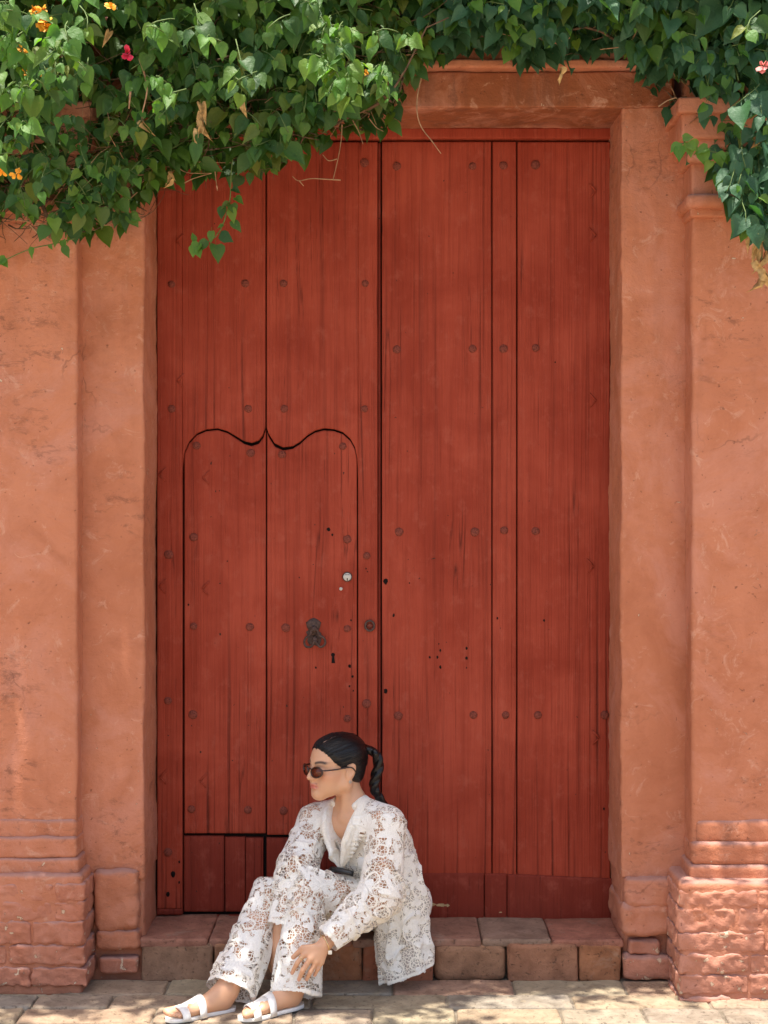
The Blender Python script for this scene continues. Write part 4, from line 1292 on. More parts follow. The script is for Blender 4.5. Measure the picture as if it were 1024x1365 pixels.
class Bone:
    """tapering elliptic tube with flat ends, used for cloth; it also gives cloth coordinates"""
    def __init__(self, a, b, w, ra, rb, ripple=(0, 0, 6, 0), off=0.0):
        self.a, self.b = A(*a), A(*b)
        self.L = np.linalg.norm(self.b - self.a); self.d = (self.b - self.a) / self.L
        w = A(*w); w = w - self.d * w.dot(self.d); self.u = w / np.linalg.norm(w); self.w = np.cross(self.d, self.u)
        self.ra, self.rb = (ra if isinstance(ra, tuple) else (ra, ra)), (rb if isinstance(rb, tuple) else (rb, rb))
        self.rip = ripple; self.off = off
    def loc(self, X, Y, Z):
        dx, dy, dz = X - self.a[0], Y - self.a[1], Z - self.a[2]
        t = (dx * self.d[0] + dy * self.d[1] + dz * self.d[2]) / self.L
        p = dx * self.u[0] + dy * self.u[1] + dz * self.u[2]
        q_ = dx * self.w[0] + dy * self.w[1] + dz * self.w[2]
        return t, p, q_
    def radii(self, t):
        tc = np.clip(t, 0, 1)
        return self.ra[0] + (self.rb[0] - self.ra[0]) * tc, self.ra[1] + (self.rb[1] - self.ra[1]) * tc
    def prim(self):
        def fn(X, Y, Z):
            t, p, q_ = self.loc(X, Y, Z)
            ru, rw = self.radii(t)
            a0, a1, n, ph = self.rip
            if a0 or a1:
                th = np.arctan2(q_, p)
                k = 1 + (a0 + (a1 - a0) * np.clip(t, 0, 1)) * (np.sin(n * th + ph + 2.0 * t) + 0.5 * np.sin((n * 2 - 1) * th + 2.3 * ph - 3.0 * t))
                ru = ru * k; rw = rw * k
            e = np.sqrt((p / ru) ** 2 + (q_ / rw) ** 2)
            side = (e - 1) * np.minimum(ru, rw)
            cap = np.maximum(-t, t - 1) * self.L
            return np.maximum(side, cap)
        r = max(*self.ra, *self.rb) * (1 + 1.6 * max(abs(self.rip[0]), abs(self.rip[1])))
        return fn, np.minimum(self.a, self.b) - r, np.maximum(self.a, self.b) + r

# joints (metres, world)
Lv = A(0.75, -0.66, 0.0); Fv = A(-0.66, -0.75, 0.0)          # her left, her front
pel = A(0.02, -0.185, 0.235)
hipL, hipR = A(0.064, -0.235, 0.225), A(-0.045, -0.15, 0.225)
kneeL, kneeR = A(-0.250, -0.385, 0.330), A(-0.378, -0.330, 0.288)
ankL, ankR = A(-0.283, -0.535, 0.078), A(-0.487, -0.555, 0.075)
shL, shR = A(0.012, -0.385, 0.540), A(-0.232, -0.19, 0.508)
neck = A(-0.108, -0.29, 0.556)
elL = A(-0.012, -0.47, 0.335)
wrL = P(435, 1256, -0.572)
elR = A(-0.285, -0.33, 0.385)
wrR = P(374, 1236, -0.425)
HO = A(-0.155, -0.295, 0.714)                                  # between the ears
Fh = A(-0.84, -0.5426, 0.0); Lh = A(0.5426, -0.84, 0.0)
pitch = math.radians(-1)
Uh = A(0, 0, 1.0)
def H(f, l, u): return HO + Fh * f + Lh * l + Uh * u
RH = np.stack([Fh, Lh, Uh], 1)
Ut = A(-0.33, -0.28, 0.90); Ut /= np.linalg.norm(Ut)
Ft = np.cross(Lv, Ut) * -1.0
if Ft.dot(Fv) < 0: Ft = -Ft
RT = np.stack([Lv, Ft, Ut], 1)
chest = A(-0.045, -0.235, 0.445)

body = Field((-0.74, -0.74, 0.0), (0.22, -0.04, 0.86), 0.0026)
# trunk
body.add(ellipsoid(pel + A(0.01, 0, 0.0), RT, (0.115, 0.080, 0.078)), 0.02)
body.add(ellipsoid(A(0.0, -0.2, 0.33), RT, (0.105, 0.08, 0.13)), 0.04)
body.add(ellipsoid(chest, RT, (0.122, 0.082, 0.14)), 0.04)
body.add(capsule(shL - Lv * 0.015, shR + Lv * 0.015, 0.046), 0.04)
for s in (1, -1):
    body.add(ellipsoid(chest + Ft * 0.066 + Lv * 0.055 * s + Ut * 0.005, RT, (0.05, 0.042, 0.05)), 0.025)
    body.add(capsule(neck + A(0.01, 0.01, 0.035), (shL if s > 0 else shR) + A(0, 0, 0.012), 0.030, 0.032), 0.04)
# collarbones
for sh in (shL, shR):
    body.add(capsule(neck + Fv * 0.035 + A(0, 0, -0.008), sh + A(0, 0, 0.022), 0.009, 0.010), 0.018)
# neck
body.add(capsule(neck + A(0.012, 0.012, -0.02), H(-0.028, 0, -0.03), 0.045, 0.042), 0.025)
body.add(capsule(neck + Fv * 0.03 + A(0, 0, 0.0), H(-0.006, 0.045, -0.05), 0.012, 0.014), 0.02)
# legs
for hp, kn_, an in ((hipL, kneeL, ankL), (hipR, kneeR, ankR)):
    body.add(capsule(hp, kn_, 0.068, 0.047), 0.03)
    mid = kn_ + (an - kn_) * 0.3
    body.add(capsule(kn_, mid, 0.044, 0.046), 0.02)
    body.add(capsule(mid, an, 0.046, 0.029), 0.02)
# arms
body.add(capsule(shL, elL, 0.042, 0.033), 0.03); body.add(capsule(elL, wrL, 0.034, 0.0225), 0.02)
body.add(capsule(shR, elR, 0.042, 0.033), 0.03); body.add(capsule(elR, wrR, 0.034, 0.022), 0.02)
# feet
FOOT = []
for an, toe2, heel2 in ((ankL, A(-0.437, -0.640), A(-0.262, -0.516)), (ankR, A(-0.657, -0.650), A(-0.473, -0.548))):
    d2 = toe2 - heel2; LF = np.linalg.norm(d2); d2 /= LF; w2 = A(d2[1], -d2[0])
    def FP(s, w, z, heel2=heel2, d2=d2, w2=w2, LF=LF): return A(heel2[0] + d2[0] * s * LF + w2[0] * w, heel2[1] + d2[1] * s * LF + w2[1] * w, z)
    FOOT.append((FP, LF, d2, w2))
    body.add(ellipsoid(FP(0.13, 0, 0.040), np.eye(3), (0.027, 0.027, 0.028)), 0.02)
    body.add(capsule(an, FP(0.18, 0, 0.047), 0.029, 0.029), 0.02)
    body.add(capsule(an + A(0, 0, -0.012), FP(0.66, -0.004, 0.030), 0.027, 0.017), 0.03)
    body.add(capsule(FP(0.18, 0.006, 0.032), FP(0.68, 0.018, 0.026), 0.021, 0.014), 0.02)
    body.add(capsule(FP(0.18, -0.006, 0.032), FP(0.70, -0.020, 0.027), 0.021, 0.016), 0.02)
    # toes, the big one on the inner side
    inner = -1 if an is ankL else 1
    for k in range(5):
        wk_ = inner * (0.026 - 0.0125 * k)
        tip_s = (0.985, 0.975, 0.95, 0.915, 0.87)[k]
        r_ = (0.0112, 0.0085, 0.0080, 0.0076, 0.0072)[k]
        body.add(capsule(FP(0.70, wk_ * 0.85, 0.026), FP(tip_s, wk_, 0.0125 + r_ * 0.9), r_ * 1.05, r_), 0.006)
# left hand: back of the hand towards us, fingers laid over the shin
KN = [P(406, 1272, -.592), P(414, 1278.5, -.600), P(421.5, 1282, -.596), P(428.5, 1282.5, -.588)]
PI_ = [P(396, 1284, -.600), P(404, 1293, -.607), P(414, 1295.5, -.602), P(424, 1291.5, -.594)]
TI = [P(389.5, 1297, -.592), P(398.5, 1306, -.596), P(409, 1305.5, -.592), P(419.5, 1300, -.587)]
for k in range(4):
    body.add(capsule(wrL, KN[k], 0.0135, 0.0098), 0.012)
for k in range(4):
    r_ = (0.0078, 0.0080, 0.0076, 0.0068)[k]
    body.add(capsule(KN[k], PI_[k], r_ * 1.08, r_), 0.004)
    body.add(capsule(PI_[k], TI[k], r_, r_ * 0.78), 0.002)
body.add(capsule(wrL + A(-0.01, -0.01, -0.01), P(404, 1264, -.585), 0.012, 0.0098), 0.008)
body.add(capsule(P(404, 1264, -.585), P(391, 1276, -.578), 0.0092, 0.0075), 0.003)
# right hand: hangs between the shins
KR = [P(369, 1264, -.452), P(365, 1268, -.440), P(362, 1269, -.428), P(360, 1268, -.416)]
for k in range(4):
    body.add(capsule(wrR, KR[k], 0.0135, 0.0100), 0.012)
    m_ = KR[k] + A(-0.004, 0.0, -0.036 + .004 * abs(k - 1))
    t_ = m_ + A(0.004, 0.004, -0.034 + .004 * abs(k - 1))
    body.add(capsule(KR[k], m_, 0.0082, 0.0078), 0.004); body.add(capsule(m_, t_, 0.0078, 0.006), 0.002)
body.add(capsule(wrR + A(0, -.01, -.02), KR[0] + A(0.018, -.008, -.012), 0.0095, 0.0085), 0.006)
body.add(capsule(KR[0] + A(0.018, -.008, -.012), KR[0] + A(0.014, -.012, -.042), 0.0085, 0.0065), 0.003)
# head
def hell(f, l, u, rf, rl, ru, k=0.015): body.add(ellipsoid(H(f, l, u), RH, (rf, rl, ru)), k)
def hcap(p, q_, ra, rb, k): body.add(capsule(H(*p), H(*q_), ra, rb), k)
hell(-0.012, 0, 0.038, 0.090, 0.073, 0.070, 0.01)
hell(0.030, 0, -0.015, 0.058, 0.060, 0.075, 0.02)
hell(0.040, 0, 0.034, 0.046, 0.056, 0.048, 0.02)
hcap((0.072, -0.008, -0.082), (0.072, 0.008, -0.082), 0.0145, 0.0145, 0.022)
for s in (1, -1):
    hcap((0.066, 0.010 * s, -0.080), (0.000, 0.054 * s, -0.048), 0.0130, 0.0125, 0.028)
    hcap((0.000, 0.054 * s, -0.048), (-0.008, 0.058 * s, -0.005), 0.0125, 0.012, 0.022)
    hell(0.055, 0.043 * s, -0.016, 0.024, 0.019, 0.019, 0.022)
    hell(0.052, 0.030 * s, -0.050, 0.028, 0.020, 0.026, 0.022)
    hcap((0.083, 0.012 * s, 0.022), (0.066, 0.046 * s, 0.022), 0.0075, 0.0075, 0.014)
for s in (1, -1):
    body.cut(ellipsoid(H(0.097, 0.031 * s, 0.000), RH, (0.014, 0.018, 0.012)), 0.012)
    hell(0.0735, 0.031 * s, 0.000, 0.013, 0.014, 0.011, 0.005)
hcap((0.086, 0, 0.016), (0.1045, 0, -0.022), 0.0058, 0.0080, 0.010)
hell(0.1050, 0, -0.0255, 0.0085, 0.0088, 0.0075, 0.006)
for s in (1, -1):
    hell(0.0935, 0.0105 * s, -0.0275, 0.0095, 0.0062, 0.0066, 0.006)
hcap((0.090, 0, -0.030), (0.089, 0, -0.043), 0.008, 0.010, 0.010)
hell(0.0885, 0, -0.0485, 0.0095, 0.0210, 0.0060, 0.004)
hell(0.0905, 0, -0.0470, 0.0085, 0.0090, 0.0052, 0.003)
hell(0.0875, 0, -0.0590, 0.0095, 0.0180, 0.0070, 0.004)
body.cut(capsule(H(0.100, -0.02, -0.0532), H(0.100, 0.02, -0.0532), 0.0030), 0.004)
hell(0.0770, 0, -0.0690, 0.006, 0.012, 0.004, 0.008)
# ears
for s in (1, -1):
    tilt = np.stack([Fh * 0.94 + Uh * 0.34, Lh, Uh * 0.94 - Fh * 0.34], 1)
    body.add(ellipsoid(H(-0.010, 0.0715 * s, -0.006), tilt, (0.017, 0.0085, 0.031)), 0.005)
    body.cut(ellipsoid(H(-0.006, 0.081 * s, -0.003), tilt, (0.009, 0.0060, 0.018)), 0.004)
    body.add(ellipsoid(H(-0.004, 0.0705 * s, -0.032), RH, (0.008, 0.0065, 0.009)), 0.005)
bv, bf = body.mesh()

def skin_mat():
    n = NT('skin')
    att = n.n('ShaderNodeAttribute', attribute_name='tint')
    p = n.pos()
    c = n.mix(n.math('MULTIPLY', n.noise(p, 60, 4), 0.20), att.outputs['Color'], n.mix(1.0, att.outputs['Color'], (0.86, 0.72, 0.66), 'MULTIPLY'))
    s = n.bsdf(c, 0.46, 0.4, n.bump(n.noise(p, 500, 3), 0.12, 0.0006), Subsurface_Weight=0.12, Subsurface_Scale=0.008)
    return n.done(s)
M['skin'] = skin_mat()
person = mk('person', bv, bf, M['skin'])
tag(person, 'seated woman in white lace jacket and trousers with dark sunglasses looking left', 'person')
loc = (bv - HO) @ RH
f_, l_, u_ = loc[:, 0], loc[:, 1], loc[:, 2]
skin = np.tile(A(0.62, 0.35, 0.21), (len(bv), 1))
def blend(mask, col):
    global skin
    skin = skin * (1 - mask[:, None]) + A(*col) * mask[:, None]
hd = (np.abs(l_) < 0.1) & (u_ > -0.11) & (f_ > -0.03) & (f_ < 0.13)
lipm = np.exp(-((np.abs(l_) / 0.0205) ** 4)) * np.exp(-(((u_ + 0.0535) / 0.0095) ** 4)) * (f_ > 0.078) * hd
blend(np.clip(lipm * 0.9, 0, 1), (0.52, 0.135, 0.11))
chk = np.exp(-(((np.abs(l_) - 0.046) / 0.02) ** 2 + ((u_ + 0.018) / 0.018) ** 2)) * (f_ > 0.02) * hd
blend(chk * 0.45, (0.62, 0.24, 0.16))
brow_u = 0.0215 + 0.006 * np.sin(np.clip((np.abs(l_) - 0.012) / 0.036, 0, 1) * 2.3)
brow = np.exp(-(((u_ - brow_u) / 0.0044) ** 4)) * smooth01(np.abs(l_), 0.010, 0.016) * (1 - smooth01(np.abs(l_), 0.048, 0.060)) * (f_ > 0.035) * hd
blend(np.clip(brow * 0.92, 0, 1), (0.020, 0.013, 0.010))
for tp in TI:
    m_ = np.exp(-(np.linalg.norm(bv - (tp + A(0, -0.006, 0.001)), axis=1) / 0.0065) ** 4)
    blend(m_ * 0.55, (0.62, 0.33, 0.25))
at = person.data.color_attributes.new('tint', 'FLOAT_COLOR', 'POINT')
at.data.foreach_set('color', np.concatenate([skin, np.ones((len(skin), 1))], 1).astype(np.float32).ravel())

# ---- hair
def hair_mat():
    n = NT('sleek_black_hair')
    att = n.n('ShaderNodeAttribute', attribute_name='flow')
    st = n.noise(n.vmath('MULTIPLY', att.outputs['Vector'], (30, 420, 420)), 1.0, 5, 0.7)
    c = n.ramp(st, [(0.3, (0.003, 0.0027, 0.003)), (0.7, (0.012, 0.010, 0.010))])
    return n.done(n.bsdf(c, 0.27, 0.32, n.bump(st, 0.5, 0.0022)))
M['hair'] = hair_mat()
hair = Field(HO - 0.14, HO + 0.15, 0.0019)
hair.add(ellipsoid(H(-0.012, 0, 0.038), RH, (0.090, 0.073, 0.070)), 0.004)
hair.add(ellipsoid(H(0.040, 0, 0.034), RH, (0.046, 0.056, 0.048)), 0.02)
hair.add(ellipsoid(H(-0.040, 0, -0.010), RH, (0.050, 0.061, 0.056)), 0.02)
gx, gy, gz = hair._grid(tuple(slice(0, int(n_)) for n_ in hair.n))
gf = (gx - HO[0]) * Fh[0] + (gy - HO[1]) * Fh[1] + 0 * gz
gl_ = (gx - HO[0]) * Lh[0] + (gy - HO[1]) * Lh[1] + 0 * gz
gu = gz - HO[2] + 0 * gx + 0 * gy
# hairline: from the forehead down behind the temples and ears to the nape; hair thins out towards it
line = (gf - 0.0755) * 0.68 - (gu - 0.066) * 0.73 - 0.012 * np.exp(-((np.abs(gl_) - 0.064) / 0.030) ** 2) * np.exp(-((gu - 0.010) / 0.045) ** 2)
line = line + 0.0008 * vnoise(gf * 160, gl_ * 160, gu * 160, 3)
off = np.clip(-line * 0.45, -0.02, 0.0062)
hair.D = (hair.D - off).astype(np.float32)
for s in (1, -1):
    hair.cut(ellipsoid(H(-0.008, 0.076 * s, -0.010), RH, (0.019, 0.016, 0.034)), 0.004)
hair.add(ellipsoid(H(-0.100, 0, 0.052), RH, (0.014, 0.015, 0.014)), 0.010)
hv, hf = hair.mesh()
hair_o = mk('hair', hv, hf, M['hair'], person)
hl = (hv - HO) @ RH
kn0 = hl - A(-0.10, 0, 0.05)
ang = np.arctan2(kn0[:, 1], kn0[:, 2])
fl = np.stack([np.linalg.norm(kn0, axis=1), ang * 0.08, np.zeros(len(hv))], 1)
def put_vec(o, name, arr):
    a_ = o.data.attributes.new(name, 'FLOAT_VECTOR', 'POINT')
    a_.data.foreach_set('vector', np.ascontiguousarray(arr, dtype=np.float32).ravel())
put_vec(hair_o, 'flow', fl)
# pale line of the side parting
pp = []
for f0, l0 in ((0.064, 0.020), (0.055, 0.022), (0.045, 0.024), (0.035, 0.025), (0.024, 0.026), (0.012, 0.026)):
    near = (np.abs(hl[:, 0] - f0) < 0.003) & (np.abs(hl[:, 1] - l0) < 0.003) & (hl[:, 2] > 0.03)
    k_ = np.where(near)[0]
    pp.append(hv[k_[np.argmax(hl[k_, 2])]] + A(0, 0, -0.0009))
pm = MB(); pm.tube(spline(pp, 14), 0.0016, 6, 0, 0.0009)
M['scalp'] = flat_mat('scalp', (0.42, 0.25, 0.17), 0.6, 0.3)
pm.build('parting', M['scalp'], hair_o)
# combed strands lying over the head, and a few that have come loose
sq = random.Random(31)
sm_ = MB()
knot = A(-0.100, 0, 0.052)
edge = np.where((np.abs((hl[:, 0] - 0.0755) * 0.68 - (hl[:, 2] - 0.066) * 0.73) < 0.016) & (hl[:, 2] > -0.02))[0]
for k in range(170):
    s0 = hl[edge[sq.randrange(len(edge))]]
    n_ = 9
    path = []
    for j in range(n_):
        t = j / (n_ - 1) * 0.97
        p_ = s0 * (1 - t) + knot * t
        c0_ = A(-0.012, 0, 0.035)
        dir_ = p_ - c0_; dir_ /= np.linalg.norm(dir_) + 1e-9
        hd_ = hl - c0_
        i_ = np.argmax((hd_ @ dir_) / (np.linalg.norm(hd_, axis=1) + 1e-9))
        lift = 0.0002 if k < 150 else 0.004 * math.sin(math.pi * t) * sq.random()
        path.append(H(*(hl[i_] + dir_ * lift)))
    sm_.tube(spline(path, 14), sq.uniform(0.0007, 0.0013) if k < 150 else 0.0005, 4, 0, 0.0006)
so_ = sm_.build('hair_strands', M['hair'], hair_o); so_['kind'] = 'stuff'
# braided ponytail
pts = spline([H(-0.098, 0, 0.056), P(499, 1003, -.262), P(505, 1018, -.258), P(501, 1036, -.262), P(499, 1050, -.262), P(505, 1062, -.250), P(516, 1078, -.225), P(529, 1098, -.200), P(536, 1112, -.190)], 120)
tail = Field(pts.min(0) - 0.04, pts.max(0) + 0.04, 0.002)
for i in range(len(pts) - 1):
    t = i / (len(pts) - 1)
    r_ = 0.0170 * (1 - 0.75 * t ** 3)
    tail.add(capsule(pts[i], pts[i + 1], r_ * 0.62), 0.004)
    for s in range(3):
        ph = t * 19 + s * 2.094
        o_ = Lh * math.cos(ph) * r_ * 0.66 + Fh * math.sin(ph * 1.0) * r_ * 0.45
        o2 = Lh * math.cos(ph + .16) * r_ * 0.66 + Fh * math.sin(ph + .16) * r_ * 0.45
        tail.add(capsule(pts[i] + o_, pts[i + 1] + o2, r_ * (0.50 + 0.06 * math.sin(t * 21 + s))), 0.005)
tv, tf = tail.mesh()
tail_o = mk('ponytail', tv, tf, M['hair'], hair_o)
put_vec(tail_o, 'flow', np.stack([tv[:, 2], tv[:, 0] * .6, tv[:, 1] * .6], 1))

# ---- clothes
def cloth(name, field, bones, opens, mat, hemband=0.010, extra_open=None, fold=0.0085):
    v, f = field.mesh()
    c = v[f].mean(1)
    keep = np.ones(len(f), bool)
    nrm = np.cross(v[f[:, 1]] - v[f[:, 0]], v[f[:, 2]] - v[f[:, 0]])
    nrm /= np.linalg.norm(nrm, axis=1)[:, None] + 1e-12
    for bn in opens:
        ax = (c - bn.b) @ bn.d
        rad = np.linalg.norm((c - bn.b) - ax[:, None] * bn.d, axis=1)
        keep &= ~((np.abs(ax) < 0.006) & (rad < max(bn.rb) * 1.5) & (nrm @ bn.d > 0.75))
    if extra_open is not None:
        keep &= ~extra_open(c, nrm)
    # soft folds
    vn0 = np.zeros((len(v), 3))
    for k_ in range(4): np.add.at(vn0, f[:, k_], nrm)
    vn0 /= np.linalg.norm(vn0, axis=1)[:, None] + 1e-12
    w1 = fbm(v[:, 0] * 7, v[:, 1] * 7, v[:, 2] * 5, 2, 71)
    fo = fbm(v[:, 0] * 12 + w1 * 1.6, v[:, 1] * 12 + v[:, 2] * 3, v[:, 2] * 5 - v[:, 0] * 5 + w1, 1, 77)
    ridge = np.clip(1 - np.abs(fo) / 0.28, 0, 1) ** 1.5
    small = np.clip(1 - np.abs(fbm(v[:, 0] * 34 + w1 * 2, v[:, 1] * 34, v[:, 2] * 22 + v[:, 0] * 9, 2, 83)) / 0.3, 0, 1)
    calm = 1 - 0.9 * smooth01(v[:, 2], 0.46, 0.53) if name == 'jacket' else 1.0
    v = v + vn0 * (calm * (fold * ridge + 0.06 * fold * small))[:, None]
    f = f[keep]
    used = np.zeros(len(v), bool); used[f.ravel()] = True
    remap = np.cumsum(used) - 1
    v = v[used]; f = remap[f]
    owner_trunk = np.zeros(len(v)); best = np.full(len(v), 1e9); uvw = np.zeros((len(v), 3))
    for bi, bn in enumerate(bones):
        t, p, q_ = bn.loc(v[:, 0], v[:, 1], v[:, 2])
        ru, rw = bn.radii(t)
        dist = np.abs((np.sqrt((p / ru) ** 2 + (q_ / rw) ** 2) - 1) * np.minimum(ru, rw)) + np.clip(np.maximum(-t * (4 if bi in (3, 5) and name == 'jacket' else 1), t - 1), 0, None) * bn.L
        m = dist < best
        best[m] = dist[m]; owner_trunk[m] = 1.0 if bi < 3 else 0.0
        r_ = 0.5 * (sum(bn.ra) + sum(bn.rb)) / 2
        th = np.arctan2(q_, p)
        hb = ((bn in opens) & (((1 - t) * bn.L) < hemband)).astype(float) if bn in opens else np.zeros(len(v))
        if bi == 0 and name == 'jacket':
            dv = v - bn.a
            vn = np.zeros((len(v), 3)); fn_ = np.cross(v[f[:, 1]] - v[f[:, 0]], v[f[:, 2]] - v[f[:, 0]])
            for k_ in range(4): np.add.at(vn, f[:, k_], fn_)
            vn /= np.linalg.norm(vn, axis=1)[:, None] + 1e-12
            pl, pf, pz = dv @ Lv, dv @ Fv, dv[:, 2]
            nl, nf, nz_ = np.abs(vn @ Lv), np.abs(vn @ Fv), np.abs(vn[:, 2])
            uu = np.where((nz_ > nl) & (nz_ > nf), pl, np.where(nl > nf, pf + 0.5, pl))
            ww = np.where((nz_ > nl) & (nz_ > nf), pf + 0.3, pz)
            uvw[m] = np.stack([uu + bn.off, ww, hb], 1)[m]
            continue
        uvw[m] = np.stack([th * r_ + bn.off, t * bn.L + bn.off * 2.7 + bi * 0.41, hb], 1)[m]
    if name == 'jacket':
        trunk = np.zeros(len(v), bool)
        side = (v - jhem.b) @ jhem.d
        uvw[:, 2] = np.maximum(uvw[:, 2], ((side > -0.012) & (v[:, 2] < 0.12)).astype(float))
        for pth in LAPEL:
            dmin = np.min(np.linalg.norm(v[:, None, :] - pth[None, ::2, :], axis=2), axis=1)
            uvw[:, 2] = np.maximum(uvw[:, 2], 0.92 * (dmin < 0.030))
        uvw[:, 2] = np.maximum(uvw[:, 2], 0.34 * owner_trunk)
    o = mk(name, v, f, M[mat], person)
    put_vec(o, 'lace_uv', uvw)
    return o
M['lace'] = lace_mat('white_floral_lace', 0.0)

dwn = A(0, -0.3, 1)
hemL, hemR = ankL + A(0.006, 0.010, -0.038), ankR + A(0.004, 0.012, -0.018)
tl1 = Bone(hipL, kneeL + (kneeL - hipL) * 0.10, (0, -1, 0.4), 0.079, 0.066, (0.02, 0.03, 5, 0.4), 0.0)
tl2 = Bone(kneeL + (kneeL - hemL) * 0.10, hemL, (1, -0.3, 0), 0.058, (0.080, 0.074), (0.02, 0.045, 5, 1.1), 0.9)
tr1 = Bone(hipR, kneeR + (kneeR - hipR) * 0.08, (0, -1, 0.4), 0.079, 0.064, (0.02, 0.03, 5, 1.7), 1.9)
tr2 = Bone(kneeR + (kneeR - hemR) * 0.10, hemR, (1, -0.3, 0), 0.056, (0.078, 0.074), (0.02, 0.050, 5, 2.9), 2.8)
trs = Field((-0.70, -0.72, 0.005), (0.24, -0.03, 0.50), 0.003)
trs.add(ellipsoid(pel + A(0.01, 0, 0.0), RT, (0.15, 0.11, 0.10)), 0.02)
for bn in (tl1, tr1): trs.add(bn.prim(), 0.02)
for hp in (hipL, hipR): trs.add(capsule(hp, hp + A(0, 0, .001), 0.079), 0.02)
for kn_ in ((kneeL, 0.060), (kneeR, 0.058)):
    trs.add(capsule(kn_[0], kn_[0] + A(0, 0, 0.001), kn_[1]), 0.03)
tbase = trs
trs.add(tr2.prim(), 0.022)
trs.add(tl2.prim(), 0.010)
trousers = cloth('trousers', trs, [tl1, tl2, tr1, tr2], [tl2, tr2], 'lace')

js = Bone(A(-0.075, -0.26, 0.545), A(0.015, -0.20, 0.24), Lv, (0.132, 0.092), (0.145, 0.115), (0.0, 0.03, 6, 0.7), 0.2)
jskirt = Bone(A(0.026, -0.280, 0.41), A(0.081, -0.338, -0.03), (1, 0.1, 0), (0.078, 0.066), (0.097, 0.054), (0.01, 0.10, 5, 0.9), 3.7)
class HemPlane: pass
jhem = HemPlane(); jhem.b = A(0.08, -0.338, 0.044); jhem.d = A(0.31, 0, -1.0) / np.linalg.norm(A(0.31, 0, -1.0)); jhem.rb = (0.14, 0.14)
jback = Bone(A(0.022, -0.18, 0.42), A(0.074, -0.180, 0.138), (1, 0, 0), (0.054, 0.075), (0.080, 0.095), (0.0, 0.04, 6, 2.0), 4.6)
sl1 = Bone(shL + (shL - elL) * 0.08, elL, (1, 0, 0.3), 0.058, 0.068, (0.0, 0.035, 4, 0.3), 5.4)
sl2 = Bone(elL + (elL - wrL) * 0.12, wrL + (elL - wrL) * 0.04, (0.4, 0, -1), (0.070, 0.056), (0.042, 0.036), (0.03, 0.05, 5, 1.9), 6.3)
sr1 = Bone(shR + (shR - elR) * 0.08, elR, (1, 0, 0.3), 0.058, 0.066, (0.0, 0.035, 4, 2.3), 7.2)
sr2 = Bone(elR + (elR - wrR) * 0.12, wrR, (1, 0, 0.3), 0.062, 0.046, (0.02, 0.04, 5, 0.9), 8.1)
jk = Field((-0.42, -0.70, 0.0), (0.26, -0.02, 0.68), 0.003)
jk.add(ellipsoid(chest + A(0.0, 0.0, 0.0), RT, (0.146, 0.108, 0.150)), 0.02)
jk.add(js.prim(), 0.03)
jk.add(capsule(shL - Lv * 0.005, shR + Lv * 0.005, 0.060), 0.03)
for sh in (shL, shR):
    jk.add(capsule(neck + A(0.01, 0.01, 0.030), sh + A(0, 0, 0.010), 0.040, 0.046), 0.03)
jk.add(jback.prim(), 0.03)
jk.add(jskirt.prim(), 0.03)
def hemcut():
    def fn(X, Y, Z): return np.maximum(-((X - jhem.b[0]) * jhem.d[0] + (Z - jhem.b[2]) * jhem.d[2]) + 0 * Y, Z - 0.11)
    return fn, A(-0.12, -0.5, -0.1), A(0.26, -0.2, 0.12)
jk.cut(hemcut(), 0.002)
for bn in (sr1, sr2, sl1, sl2): jk.add(bn.prim(), 0.016)
jk.add(capsule(elL, elL + A(0, 0, .001), 0.066), 0.02); jk.add(capsule(elR, elR + A(0, 0, .001), 0.064), 0.02)
# collar and lapels: thick folded edge down both sides of the neckline
def T(l, f, z):      # beside the breast, by height
    k = (z - 0.40) / 0.16
    return A(-0.085, -0.265, 0) * (1 - k) + A(-0.112, -0.292, 0) * k + Lv * l + Fv * f + A(0, 0, z)
LAPEL = []
for s in (1, -1):
    pth = spline([T(0.004 * s, 0.085, 0.395), T(0.030 * s, 0.084, 0.45), T(0.052 * s, 0.070, 0.51), T(0.064 * s, 0.045, 0.555), T(0.060 * s, 0.005, 0.590), T(0.036 * s, -0.040, 0.603), T(0, -0.054, 0.604)], 26)
    LAPEL.append(pth)
    for i in range(25):
        w_ = 0.010 + 0.004 * math.sin(math.pi * min(1, i / 16))
        jk.add(capsule(pth[i], pth[i + 1], w_), 0.010)
    # flat wing of the lapel lying on the chest
    for i in range(2, 17):
        o_ = Lv * s * (0.012 + 0.030 * math.sin(math.pi * (i - 2) / 14) ** 0.8) - Fv * 0.012
        jk.add(capsule(pth[i], pth[i] + o_, 0.0085, 0.0065), 0.006)
def vneck():
    def fn(X, Y, Z):
        k = (Z - 0.40) / 0.16
        cx = -0.085 * (1 - k) - 0.112 * k; cy = -0.265 * (1 - k) - 0.292 * k
        dx, dy = X - cx, Y - cy
        l = dx * Lv[0] + dy * Lv[1]; f = dx * Fv[0] + dy * Fv[1]
        w_ = 0.004 + 0.046 * np.clip((Z - 0.392) / 0.17, 0, 1.15)
        return np.maximum(np.maximum(np.abs(l) - w_, 0.02 - f), np.maximum(0.385 - Z, Z - 0.66))
    return fn, A(-0.30, -0.48, 0.36), A(0.05, -0.15, 0.68)
jk.cut(vneck(), 0.004)
jk.cut(capsule(neck + A(0.010, 0.010, -0.03), H(-0.030, 0, 0.0), 0.0515, 0.0505), 0.004)
# the open front falls apart over the lap
jacket = cloth('jacket', jk, [js, jskirt, jback, sl1, sl2, sr1, sr2], [jhem, sl2, sr2], 'lace', 0.012)

